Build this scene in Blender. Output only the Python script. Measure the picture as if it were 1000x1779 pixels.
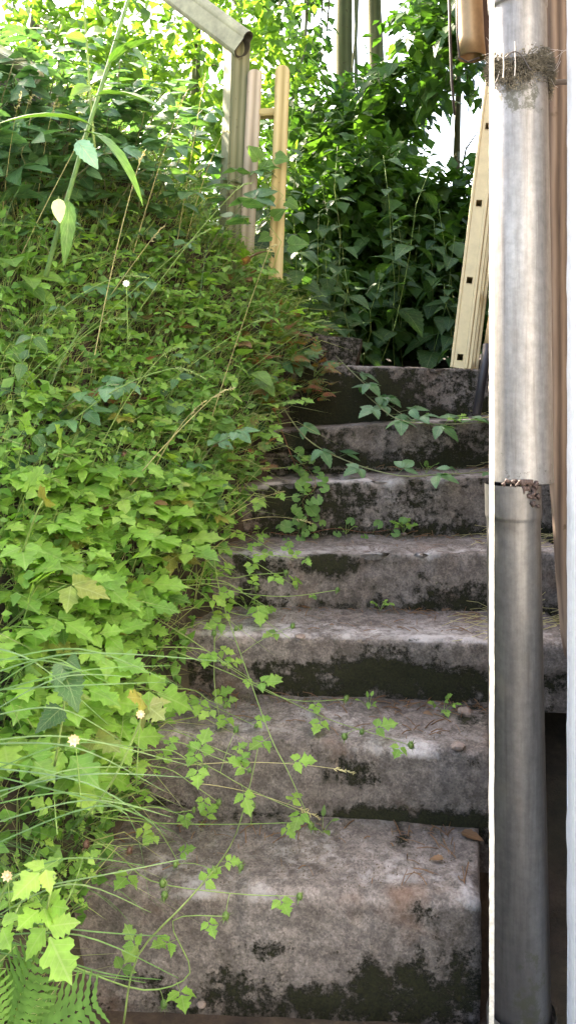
import bpy, bmesh, math, random
from mathutils import Vector, Matrix, noise
random.seed(11)
S = bpy.context.scene
for o in list(bpy.data.objects):
    bpy.data.objects.remove(o)
C = S.collection
V = Vector
# ------------------------------------------------------------------ camera, sky, sun, exposure
F, CZ, H0 = 1397.0, 1.18, 680.0
cam_d = bpy.data.cameras.new('camera')
cam_d.sensor_fit = 'AUTO'; cam_d.sensor_width = 36.0
cam_d.lens = F / 1779 * 36
cam_d.shift_y = -(889.5 - H0) / 1779
cam_d.clip_start = 0.02; cam_d.clip_end = 1000
cam = bpy.data.objects.new('camera', cam_d); C.objects.link(cam)
cam.location = (0, 0, CZ); cam.rotation_euler = (math.radians(90), 0, 0)
S.camera = cam
SUN_EL, SUN_AZ = math.radians(39), math.radians(-43)      # azimuth from +Y (ahead), negative = to the left
w = bpy.data.worlds.new('World'); S.world = w; w.use_nodes = True
nt = w.node_tree; nt.nodes.clear()
sky = nt.nodes.new('ShaderNodeTexSky'); sky.sky_type = 'NISHITA'; sky.sun_disc = False
sky.sun_elevation = SUN_EL; sky.sun_rotation = SUN_AZ
sky.air_density = 1.0; sky.dust_density = 3.0; sky.ozone_density = 0.6
bg = nt.nodes.new('ShaderNodeBackground'); bg.inputs['Strength'].default_value = 0.15
wo = nt.nodes.new('ShaderNodeOutputWorld')
nt.links.new(sky.outputs[0], bg.inputs[0]); nt.links.new(bg.outputs[0], wo.inputs[0])
sd = bpy.data.lights.new('sun', 'SUN'); sd.energy = 5.0; sd.angle = math.radians(0.6); sd.color = (1, .95, .86)
sun = bpy.data.objects.new('sun', sd); C.objects.link(sun)
sdir = V((math.sin(SUN_AZ) * math.cos(SUN_EL), math.cos(SUN_AZ) * math.cos(SUN_EL), math.sin(SUN_EL)))
sun.rotation_euler = (-sdir).to_track_quat('-Z', 'Y').to_euler()
S.view_settings.view_transform = 'Standard'; S.view_settings.look = 'None'
S.view_settings.gamma = 1; S.view_settings.use_curve_mapping = False
S.view_settings.exposure = 3.0
S.view_settings.use_white_balance = True; S.view_settings.white_balance_temperature = 7500; S.view_settings.white_balance_tint = 12
S.render.engine = 'CYCLES'
S.cycles.max_bounces = 7; S.cycles.diffuse_bounces = 4; S.cycles.transmission_bounces = 4
S.cycles.use_denoising = True

# ------------------------------------------------------------------ helpers
R = random.Random(5)
def rnd(a, b): return R.uniform(a, b)
def at(px, py, d): return V(((px - 500) / F * d, d, CZ + (H0 - py) / F * d))
def smooth(a, b, x):
    t = min(1, max(0, (x - a) / (b - a))); return t * t * (3 - 2 * t)
def link(name, data, parent=None, smooth_shade=False):
    o = bpy.data.objects.new(name, data); C.objects.link(o)
    if parent is not None: o.parent = parent
    return o
def pymesh(name, vs, fs, mat=None, smooth_shade=True, uv=None):
    me = bpy.data.meshes.new(name); me.from_pydata(vs, [], fs)
    if smooth_shade: me.polygons.foreach_set('use_smooth', [True] * len(me.polygons))
    if mat: me.materials.append(mat)
    if uv:
        l = me.uv_layers.new(name='UVMap')
        for lp in me.loops: l.data[lp.index].uv = uv[lp.vertex_index]
    me.update(); return me
def tag(o, label=None, cat=None, group=None, kind=None):
    if label: o['label'] = label
    if cat: o['category'] = cat
    if group: o['group'] = group
    if kind: o['kind'] = kind
    return o
def thing(name, label, cat, loc, group=None):
    o = link(name, None); o.location = loc; o.empty_display_size = .05
    return tag(o, label, cat, group)
def tube(pts, radii, n=6, cap=True):
    """tapered tube through points; returns verts, faces"""
    vs, fs = [], []
    pts = [V(p) for p in pts]
    for i, p in enumerate(pts):
        t = (pts[min(i + 1, len(pts) - 1)] - pts[max(i - 1, 0)])
        t = t.normalized() if t.length > 1e-9 else V((0, 0, 1))
        a = t.cross(V((0.31, 0.87, 0.21))); a.normalize(); b = t.cross(a)
        r = radii[i] if hasattr(radii, '__len__') else radii
        for k in range(n):
            an = 2 * math.pi * k / n
            vs.append(p + a * math.cos(an) * r + b * math.sin(an) * r)
    for i in range(len(pts) - 1):
        for k in range(n):
            k2 = (k + 1) % n
            fs.append((i * n + k, i * n + k2, (i + 1) * n + k2, (i + 1) * n + k))
    if cap:
        fs.append(tuple(range(n - 1, -1, -1))); fs.append(tuple((len(pts) - 1) * n + k for k in range(n)))
    return vs, fs
class MB:
    def __init__(s): s.v = []; s.f = []
    def add(s, vf, M=None):
        b = len(s.v); s.v += [(M @ V(p)) if M else V(p) for p in vf[0]]
        s.f += [tuple(i + b for i in f) for f in vf[1]]; return s
    def build(s, name, mat, parent=None, off=None, sm=True):
        vs = [p - off for p in s.v] if off is not None else s.v
        return link(name, pymesh(name, vs, s.f, mat, sm), parent)
def boxm(c0, c1, M=None, bev=0.0, seg=2):
    bm = bmesh.new(); bmesh.ops.create_cube(bm, size=1)
    for v in bm.verts:
        v.co = V([(c0[i] + c1[i]) / 2 + v.co[i] * (c1[i] - c0[i]) for i in range(3)])
    if bev: bmesh.ops.bevel(bm, geom=bm.edges[:], offset=bev, segments=seg, affect='EDGES', profile=.5)
    bm.verts.index_update()
    vs = [(M @ v.co) if M else v.co.copy() for v in bm.verts]; fs = [tuple(v.index for v in f.verts) for f in bm.faces]
    bm.free(); return vs, fs

# ------------------------------------------------------------------ materials
def mat(name, rough=.8):
    m = bpy.data.materials.new(name); m.use_nodes = True
    n = m.node_tree.nodes; p = n['Principled BSDF']; p.inputs['Roughness'].default_value = rough
    return m, n, m.node_tree.links, p
def nz(n, L, scale, detail=6, rough=.6, vec=None, dim='3D'):
    t = n.new('ShaderNodeTexNoise'); t.inputs['Scale'].default_value = scale
    t.inputs['Detail'].default_value = detail; t.inputs['Roughness'].default_value = rough
    if vec is not None: L.new(vec, t.inputs['Vector'])
    return t
def ramp(n, L, fac, stops):
    r = n.new('ShaderNodeValToRGB'); e = r.color_ramp.elements
    while len(e) < len(stops): e.new(.5)
    for el, (p, c) in zip(e, stops):
        el.position = p; el.color = (*c, 1) if len(c) == 3 else c
    L.new(fac, r.inputs[0]); return r
def mixc(n, L, fac, a, b, mode='MIX'):
    m = n.new('ShaderNodeMix'); m.data_type = 'RGBA'; m.blend_type = mode
    for s, x in ((m.inputs[0], fac), (m.inputs[6], a), (m.inputs[7], b)):
        if isinstance(x, (int, float)): s.default_value = x
        elif isinstance(x, tuple): s.default_value = (*x, 1)
        else: L.new(x, s)
    return m.outputs[2]
def math_(n, L, op, a, b=None, clamp=False):
    m = n.new('ShaderNodeMath'); m.operation = op; m.use_clamp = clamp
    for s, x in zip(m.inputs, (a, b)):
        if x is None: continue
        if isinstance(x, (int, float)): s.default_value = x
        else: L.new(x, s)
    return m.outputs[0]
def bump(n, L, h, p, strength=.4, dist=.004):
    b = n.new('ShaderNodeBump'); b.inputs['Strength'].default_value = strength; b.inputs['Distance'].default_value = dist
    L.new(h, b.inputs['Height']); L.new(b.outputs[0], p.inputs['Normal']); return b
def coord(n, which='Object'):
    return n.new('ShaderNodeTexCoord').outputs[which]
def geo_pos(n): return n.new('ShaderNodeNewGeometry').outputs['Position']
def attr(n, name):
    a = n.new('ShaderNodeAttribute'); a.attribute_name = name; return a.outputs['Fac']

def leaf_mat(name, cols, trans=.45, rough=.5, vein=.5, spec=.35, tcol=1.6):
    m, n, L, p = mat(name, rough)
    oi = n.new('ShaderNodeObjectInfo').outputs['Random']
    ri = n.new('ShaderNodeNewGeometry').outputs['Random Per Island']
    f = math_(n, L, 'FRACT', math_(n, L, 'ADD', oi, math_(n, L, 'MULTIPLY', ri, .30)))
    r = ramp(n, L, f, [(i / max(1, len(cols) - 1), c) for i, c in enumerate(cols)])
    pos = geo_pos(n)
    nn = nz(n, L, 45, 3, .6, pos)
    col = mixc(n, L, .6, r.outputs[0], ramp(n, L, nn.outputs[0], [(.3, (.55, .55, .55)), (.7, (1.25, 1.25, 1.2))]).outputs[0], 'MULTIPLY')
    if vein:
        uv = n.new('ShaderNodeUVMap').outputs[0]
        sx = n.new('ShaderNodeSeparateXYZ'); L.new(uv, sx.inputs[0])
        au = math_(n, L, 'ABSOLUTE', math_(n, L, 'SUBTRACT', sx.outputs[0], .5))
        side = math_(n, L, 'FRACT', math_(n, L, 'MULTIPLY', math_(n, L, 'SUBTRACT', sx.outputs[1], math_(n, L, 'MULTIPLY', au, .7)), 6.5))
        v1 = math_(n, L, 'LESS_THAN', au, .022)
        v2 = math_(n, L, 'LESS_THAN', side, .12)
        v = math_(n, L, 'MAXIMUM', v1, math_(n, L, 'MULTIPLY', v2, .7))
        col = mixc(n, L, math_(n, L, 'MULTIPLY', v, vein), col, mixc(n, L, .5, col, (.35, .42, .2)))
        hh = math_(n, L, 'ADD', math_(n, L, 'MULTIPLY', v, -.5), nn.outputs[0])
        bump(n, L, hh, p, .35, .002)
    L.new(col, p.inputs['Base Color']); p.inputs['Specular IOR Level'].default_value = spec
    t = n.new('ShaderNodeBsdfTranslucent')
    tc = mixc(n, L, 1.0, col, (tcol * 1.15, tcol * 1.2, tcol * .5), 'MULTIPLY'); L.new(tc, t.inputs[0])
    mx = n.new('ShaderNodeMixShader'); mx.inputs[0].default_value = trans
    L.new(p.outputs[0], mx.inputs[1]); L.new(t.outputs[0], mx.inputs[2])
    L.new(mx.outputs[0], n['Material Output'].inputs[0])
    return m
M = {}
M['avens'] = leaf_mat('avens_leaf', [(.12, .26, .04), (.17, .34, .05), (.23, .41, .07), (.13, .28, .05), (.27, .43, .08), (.08, .18, .03)], .42)
M['yellowleaf'] = leaf_mat('yellowing_leaf', [(.20, .24, .04), (.25, .23, .05), (.15, .23, .04), (.18, .16, .05)], .3)
M['herb'] = leaf_mat('small_herb_leaf', [(.12, .27, .045), (.17, .34, .06), (.23, .42, .08), (.13, .28, .055), (.17, .26, .06), (.07, .17, .04)], .42)
M['nettle'] = leaf_mat('nettle_leaf', [(.022, .07, .02), (.05, .125, .04), (.03, .085, .028), (.07, .16, .045), (.026, .075, .022)], .3)
M['bramble'] = leaf_mat('bramble_leaf', [(.05, .14, .055), (.08, .19, .08), (.10, .22, .10), (.07, .17, .055)], .32, rough=.38, spec=.5)
M['tree'] = leaf_mat('tree_leaf', [(.03, .085, .018), (.045, .115, .022), (.06, .14, .025), (.035, .095, .022)], .36)
M['sunny'] = leaf_mat('bank_top_leaf', [(.07, .16, .03), (.11, .22, .04), (.15, .27, .05), (.06, .15, .03)], .42)
M['undergrowth'] = leaf_mat('undergrowth_leaf', [(.05, .14, .025), (.12, .26, .045), (.18, .35, .06), (.08, .19, .035), (.14, .30, .05)], .35, vein=0)
M['ivy'] = leaf_mat('ground_ivy_leaf', [(.08, .19, .035), (.11, .23, .045), (.09, .2, .05)], .4)
M['robert'] = leaf_mat('herb_robert_leaf', [(.22, .06, .03), (.15, .10, .03), (.10, .17, .03), (.09, .16, .03), (.25, .12, .03), (.08, .15, .03)], .35, vein=0)
M['fern'] = leaf_mat('fern_frond', [(.10, .21, .05), (.13, .25, .06)], .3, vein=0)
M['blade'] = leaf_mat('grass_blade', [(.07, .15, .045), (.10, .2, .055), (.12, .21, .10), (.15, .24, .09)], .3, vein=0)
M['finegrass'] = leaf_mat('fine_grass', [(.12, .22, .06), (.2, .32, .1), (.26, .34, .12), (.38, .36, .18)], .35, vein=0)
M['straw'] = leaf_mat('dry_straw', [(.46, .42, .22), (.55, .50, .28), (.40, .36, .17)], .25, vein=0)
M['dead'] = leaf_mat('dead_leaf', [(.16, .08, .04), (.22, .12, .06), (.12, .06, .03)], .2, vein=.3)
M['stem'] = leaf_mat('green_stem', [(.2, .32, .09), (.26, .38, .12), (.22, .30, .10)], .2, vein=0)
M['dockleaf'] = leaf_mat('dock_leaf', [(.06, .15, .03), (.08, .18, .04)], .18)
M['thistle'] = leaf_mat('thistle_green', [(.12, .22, .07), (.15, .25, .08)], .2, vein=0)
M['cane'] = leaf_mat('bramble_cane', [(.14, .18, .07), (.17, .17, .09), (.2, .22, .1)], .05, vein=0)
M['redstem'] = leaf_mat('red_stem', [(.22, .06, .04), (.18, .1, .04)], .1, vein=0)
M['paleleaf'] = leaf_mat('pale_leaf', [(.30, .36, .24), (.36, .40, .30)], .25)
M['grey_leaf'] = leaf_mat('grey_green_leaf', [(.08, .18, .15), (.10, .20, .17)], .12)
M['bur'] = leaf_mat('green_bur', [(.09, .17, .04), (.13, .21, .05)], .1, vein=0)
M['brownbur'] = leaf_mat('brown_bur', [(.1, .055, .035), (.14, .07, .05)], .1, vein=0)
M['petal'] = leaf_mat('white_petal', [(.8, .8, .8), (.75, .75, .72)], .3, vein=0)
M['cone'] = leaf_mat('apricot_petal', [(.75, .5, .3), (.8, .6, .42)], .2, vein=0)

def concrete():
    m, n, L, p = mat('mossy_concrete', .93)
    pos = geo_pos(n)
    big = nz(n, L, 3.2, 5, .6, pos); mid = nz(n, L, 34, 8, .72, pos); fine = nz(n, L, 210, 4, .75, pos)
    base = ramp(n, L, big.outputs[0], [(.3, (.108, .092, .080)), (.5, (.165, .146, .134)), (.7, (.215, .195, .183))]).outputs[0]
    base = mixc(n, L, ramp(n, L, mid.outputs[0], [(.42, (0, 0, 0)), (.60, (1, 1, 1))]).outputs[0], mixc(n, L, 1.0, base, (.72, .70, .68), 'MULTIPLY'), mixc(n, L, 1.0, base, (1.34, 1.30, 1.27), 'MULTIPLY'))
    # grains of aggregate
    vo = n.new('ShaderNodeTexVoronoi'); vo.inputs['Scale'].default_value = 240; L.new(pos, vo.inputs['Vector'])
    gr = ramp(n, L, vo.outputs['Color'], [(.10, (.5, .49, .48)), (.5, (1, 1, 1)), (.9, (1.45, 1.42, 1.4))]).outputs[0]
    base = mixc(n, L, .55, base, gr, 'MULTIPLY')
    base = mixc(n, L, .6, base, ramp(n, L, fine.outputs[0], [(.3, (.66, .66, .66)), (.7, (1.3, 1.3, 1.3))]).outputs[0], 'MULTIPLY')
    # rusty and ochre stains
    st = nz(n, L, 5.5, 4, .6, pos)
    base = mixc(n, L, ramp(n, L, st.outputs[0], [(.58, (0, 0, 0)), (.74, (.55, .55, .55))]).outputs[0], base, (.15, .075, .04))
    # lime and worn white edges
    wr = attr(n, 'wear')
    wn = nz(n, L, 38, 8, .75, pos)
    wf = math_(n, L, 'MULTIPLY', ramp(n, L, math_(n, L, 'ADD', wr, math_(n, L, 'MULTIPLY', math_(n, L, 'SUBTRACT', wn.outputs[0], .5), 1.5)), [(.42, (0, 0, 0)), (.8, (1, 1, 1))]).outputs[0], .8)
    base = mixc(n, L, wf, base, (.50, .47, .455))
    # dark moss and algae
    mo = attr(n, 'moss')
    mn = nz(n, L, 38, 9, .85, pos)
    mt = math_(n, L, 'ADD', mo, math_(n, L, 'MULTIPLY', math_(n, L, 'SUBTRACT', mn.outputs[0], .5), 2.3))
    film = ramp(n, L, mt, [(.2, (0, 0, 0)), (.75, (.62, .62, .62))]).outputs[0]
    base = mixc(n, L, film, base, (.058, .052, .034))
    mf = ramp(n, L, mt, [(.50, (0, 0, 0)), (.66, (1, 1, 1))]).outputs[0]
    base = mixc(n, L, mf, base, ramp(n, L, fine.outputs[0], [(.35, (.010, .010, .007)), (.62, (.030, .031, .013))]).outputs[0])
    L.new(base, p.inputs['Base Color']); p.inputs['Specular IOR Level'].default_value = .2
    h = math_(n, L, 'ADD', math_(n, L, 'MULTIPLY', mid.outputs[0], 1.2), math_(n, L, 'ADD', math_(n, L, 'MULTIPLY', fine.outputs[0], .5), math_(n, L, 'MULTIPLY', mf, .9)))
    bump(n, L, h, p, .8, .006)
    return m
M['concrete'] = concrete()
def soil():
    m, n, L, p = mat('dark_soil', .95)
    pos = geo_pos(n); a = nz(n, L, 14, 8, .7, pos); b = nz(n, L, 2, 3, .5, pos)
    c = ramp(n, L, a.outputs[0], [(.3, (.022, .015, .010)), (.55, (.06, .04, .027)), (.75, (.11, .08, .055))]).outputs[0]
    c = mixc(n, L, ramp(n, L, b.outputs[0], [(.45, (0, 0, 0)), (.7, (.5, .5, .5))]).outputs[0], c, (.03, .045, .014))
    L.new(c, p.inputs['Base Color']); bump(n, L, a.outputs[0], p, .9, .02); return m
M['soil'] = soil()
def zinc(name='weathered_zinc', dk=1.0):
    m, n, L, p = mat(name, .42)
    pos = geo_pos(n)
    mp = n.new('ShaderNodeMapping'); mp.inputs['Scale'].default_value = (14, 14, 1.1); L.new(pos, mp.inputs[0])
    s = nz(n, L, 2.2, 7, .65, mp.outputs[0]); f = nz(n, L, 60, 5, .7, pos); b = nz(n, L, 5, 5, .6, pos)
    c = ramp(n, L, s.outputs[0], [(.3, (.285 * dk, .275 * dk, .27 * dk)), (.5, (.45 * dk, .44 * dk, .435 * dk)), (.7, (.60 * dk, .59 * dk, .585 * dk))]).outputs[0]
    c = mixc(n, L, .35, c, ramp(n, L, f.outputs[0], [(.35, (.45, .45, .45)), (.65, (1.25, 1.25, 1.25))]).outputs[0], 'MULTIPLY')
    c = mixc(n, L, ramp(n, L, b.outputs[0], [(.55, (0, 0, 0)), (.75, (.45, .45, .45))]).outputs[0], c, (.25, .21, .17))
    # dark runs and pale water stains down the length
    mp2 = n.new('ShaderNodeMapping'); mp2.inputs['Scale'].default_value = (60, 60, 2.2); L.new(pos, mp2.inputs[0])
    s2 = nz(n, L, 1.3, 6, .7, mp2.outputs[0])
    c = mixc(n, L, ramp(n, L, s2.outputs[0], [(.54, (0, 0, 0)), (.68, (.4, .4, .4))]).outputs[0], c, (.16 * dk, .135 * dk, .11 * dk))
    c = mixc(n, L, ramp(n, L, s2.outputs[0], [(.28, (.3, .3, .3)), (.42, (0, 0, 0))]).outputs[0], c, (.62 * dk, .61 * dk, .58 * dk))
    # algae growing where water runs
    g = attr(n, 'algae')
    gf = ramp(n, L, math_(n, L, 'ADD', g, math_(n, L, 'MULTIPLY', math_(n, L, 'SUBTRACT', nz(n, L, 48, 9, .8, pos).outputs[0], .5), 3.0)), [(.50, (0, 0, 0)), (.72, (1, 1, 1))]).outputs[0]
    c = mixc(n, L, math_(n, L, 'MULTIPLY', gf, .85), c, (.035, .036, .018))
    L.new(c, p.inputs['Base Color'])
    L.new(math_(n, L, 'MULTIPLY', math_(n, L, 'SUBTRACT', 1.0, gf), .72), p.inputs['Metallic'])
    L.new(ramp(n, L, s.outputs[0], [(.3, (.58, .58, .58)), (.7, (.40, .40, .40))]).outputs[0], p.inputs['Roughness'])
    bump(n, L, f.outputs[0], p, .12, .002); return m
M['zinc'] = zinc(dk=.52); M['dimzinc'] = zinc('zinc_dark_reflections', .27)  # lower length is another pipe; its darker reflections are put into the colour
def wood(name, c0, c1, c2, axis=2, scale=1.0, green=0.0, rough=.75):
    m, n, L, p = mat(name, rough)
    oc = coord(n)
    mp = n.new('ShaderNodeMapping'); s = [26 * scale] * 3; s[axis] = 1.6 * scale; mp.inputs['Scale'].default_value = s; L.new(oc, mp.inputs[0])
    a = nz(n, L, 1.6, 6, .6, mp.outputs[0]); b = nz(n, L, 5, 5, .6, oc)
    wv = n.new('ShaderNodeTexWave'); wv.wave_type = 'BANDS'; wv.bands_direction = 'X'
    wv.inputs['Scale'].default_value = .35; wv.inputs['Distortion'].default_value = 6; wv.inputs['Detail'].default_value = 2; wv.inputs['Detail Scale'].default_value = .6
    L.new(mp.outputs[0], wv.inputs[0])
    f = math_(n, L, 'ADD', math_(n, L, 'MULTIPLY', a.outputs[0], .65), math_(n, L, 'MULTIPLY', wv.outputs[0], .35))
    c = ramp(n, L, f, [(.25, c0), (.5, c1), (.75, c2)]).outputs[0]
    if green: c = mixc(n, L, math_(n, L, 'MULTIPLY', b.outputs[0], green), c, (.16, .2, .09))
    k = nz(n, L, 30, 3, .5, oc)
    c = mixc(n, L, ramp(n, L, k.outputs[0], [(.66, (0, 0, 0)), (.74, (.7, .7, .7))]).outputs[0], c, (.07, .05, .03))
    L.new(c, p.inputs['Base Color']); p.inputs['Specular IOR Level'].default_value = .25
    bump(n, L, f, p, .8, .004); return m
M['post'] = wood('grey_green_post_wood', (.10, .105, .06), (.19, .19, .115), (.26, .255, .17), green=.4)
M['picket_pink'] = wood('pinkish_picket_wood', (.28, .225, .16), (.43, .36, .27), (.54, .46, .36))
M['picket_yellow'] = wood('yellow_picket_wood', (.34, .26, .11), (.51, .41, .19), (.62, .51, .28))
M['rail'] = wood('pale_rail_wood', (.33, .31, .2), (.5, .48, .36), (.62, .6, .5), green=.35)
M['board'] = wood('pinkish_brown_wall_end', (.055, .040, .032), (.14, .10, .075), (.22, .165, .125), scale=1.6, rough=.9)
M['handle'] = wood('pale_handle_wood', (.3, .2, .1), (.42, .3, .16), (.5, .36, .2))
M['bark'] = wood('tree_bark', (.04, .035, .02), (.085, .075, .04), (.14, .125, .07), green=.5, scale=.6, rough=.95)
def plain(name, col, rough=.7, metal=0., var=.3, sc=20, bs=.2, bd=.003):
    m, n, L, p = mat(name, rough); pos = geo_pos(n); a = nz(n, L, sc, 6, .65, pos)
    c = ramp(n, L, a.outputs[0], [(.3, tuple(x * (1 - var) for x in col)), (.7, tuple(min(1, x * (1 + var)) for x in col))]).outputs[0]
    L.new(c, p.inputs['Base Color']); p.inputs['Metallic'].default_value = metal
    bump(n, L, a.outputs[0], p, bs, bd); return m
M['render'] = plain('white_wall_render', (.88, .87, .85), .9, 0, .06, 60, .8, .006)
M['lath'] = plain('white_lath_plaster', (.70, .67, .58), .9, 0, .34, 70, .8, .004)
M['recesswall'] = plain('shade_dark_masonry', (.07, .05, .038), .95, 0, .45, 18, .8, .02)  # house wall in the recess, coloured dark to carry its shade
M['alu'] = plain('dull_aluminium', (.60, .51, .31), .5, .2, .10, 25, .1, .001)
M['rungdark'] = plain('rung_inside', (.02, .02, .02), .9, 0, .2)
M['black'] = plain('black_rubber_sleeve', (.022, .022, .028), .5, 0, .3)
M['copper'] = plain('brown_copper', (.26, .18, .10), .45, .6, .3, 12, .1, .002)
M['stone'] = plain('grey_brown_stone', (.2, .155, .13), .9, 0, .35, 60, .8, .003)
M['moss'] = plain('dry_moss', (.13, .115, .085), 1, 0, .6, 80, 1, .004)
M['web'] = plain('grey_cobweb', (.42, .4, .38), .9, 0, .2)
M['iron'] = plain('dark_iron', (.045, .04, .04), .6, .4, .3)
M['grit'] = plain('step_grit', (.1, .075, .05), .95, 0, .5, 200)

# ------------------------------------------------------------------ terrain
ND = [1.548, 1.793, 2.064, 2.335, 2.603, 2.865, 3.132]           # nose distance at the right-hand end of each step
NH = [.979, .802, .640, .467, .275, .098, -.088]                 # eye height above each nose
NZ_ = [CZ - h for h in NH]
YAW = [.055, .13, .10, .06, .055, .05, .06]
DZL = [0, 0, 0, -.009, -.024, -.034, .016]                       # lift per .6 m to the left
def XL(y): return -.43 + .265 * (y - 1.55)                        # left edge line of the flight
def zs(y):
    if y < 1.5: return 0.0
    if y > 3.13: return NZ_[6] + .06 * (y - 3.13) if y < 30 else NZ_[6] + 1.6
    k = (y - 1.548) / .264
    return .10 + .178 * max(0, k)
def T(x, y):
    u = XL(min(y, 4.2)) - x
    yy = max(y, -3)
    nb = noise.noise(V((x * 1.3, y * 1.3, 3))) * .10 + noise.noise(V((x * 4, y * 4, 9))) * .035
    if u > 0:
        g = .04 + 1.15 * min(u, .6) + .85 * min(max(u - .6, 0), 1.3) + .25 * min(max(u - 1.9, 0), 6)
        if y > 3.2: g *= 1 - .25 * smooth(3.2, 5, y)
        return zs(y) + g * smooth(-2.5, .3, y) + nb * smooth(0, .3, u)
    if y < 1.5: return 0.0 + nb * .12
    if y < 3.2: return max(-.05, zs(y) - .33)
    return zs(y) - .03 - .3 * smooth(3.45, 3.2, y) + nb * .6 * smooth(3.4, 4.2, y)
def Tn(x, y):
    e = .04; v = V((T(x - e, y) - T(x + e, y), T(x, y - e) - T(x, y + e), 2 * e)); return v.normalized()
def hit(px, py, d0=.8, d1=9):
    r = V(((px - 500) / F, 1, (H0 - py) / F)); d = d0
    while d < d1:
        p = r * d
        if CZ + p.z <= T(p.x, p.y): return V((p.x, p.y, T(p.x, p.y)))
        d += .02
    return None
def axis(segs):
    out = []
    for a, b, n in segs: out += [a + (b - a) * i / n for i in range(n)]
    return out + [segs[-1][1]]
xs = axis([(-220, -20, 8), (-20, -4, 12), (-4, -1.5, 22), (-1.5, .8, 62), (.8, 4, 14), (4, 20, 8), (20, 220, 8)])
ys = axis([(-220, -20, 8), (-20, -2, 10), (-2, .8, 16), (.8, 4.6, 76), (4.6, 10, 24), (10, 30, 10), (30, 220, 8)])
gv = [(x, y, T(x, y)) for y in ys for x in xs]; nx = len(xs)
gf = [(j * nx + i, j * nx + i + 1, (j + 1) * nx + i + 1, (j + 1) * nx + i) for j in range(len(ys) - 1) for i in range(nx - 1)]
tag(link('ground', pymesh('ground', gv, gf, M['soil'])), kind='structure')

# ------------------------------------------------------------------ the flight of steps
stairs = thing('concrete_stairs', 'old mossy flight of concrete steps climbing between the green bank and the downpipe', 'stairs', (0, 2.2, 0))
MOSS = [[(800, 1700, 110, 55, .6), (640, 1690, 80, 40, .5), (480, 1650, 60, 30, .4), (770, 1485, 60, 28, .6), (690, 1460, 35, 14, .6), (740, 1580, 80, 22, .35), (560, 1745, 90, 20, .4)],
        [(600, 1345, 70, 28, .55), (700, 1425, 130, 30, .65), (805, 1440, 60, 25, .6), (580, 1436, 80, 14, .6), (810, 1250, 60, 22, .5)],
        [(620, 1150, 75, 45, .6), (710, 1172, 90, 40, .65), (795, 1192, 65, 32, .6), (480, 1150, 60, 36, .45), (560, 1205, 120, 16, .3)],
        [(425, 985, 45, 24, .6), (520, 982, 60, 26, .7), (590, 984, 40, 24, .6), (760, 1025, 95, 28, .5), (430, 1040, 60, 18, .4), (820, 1040, 50, 20, .4)],
        [(590, 890, 100, 40, .35), (480, 890, 80, 40, .35), (720, 870, 30, 50, .3), (800, 925, 60, 14, .3)],
        [(800, 775, 60, 30, .35), (640, 800, 120, 22, .4), (540, 770, 80, 40, .35)],
        [(700, 700, 160, 40, .42), (640, 660, 90, 30, .3), (580, 690, 90, 50, .4)]]
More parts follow.
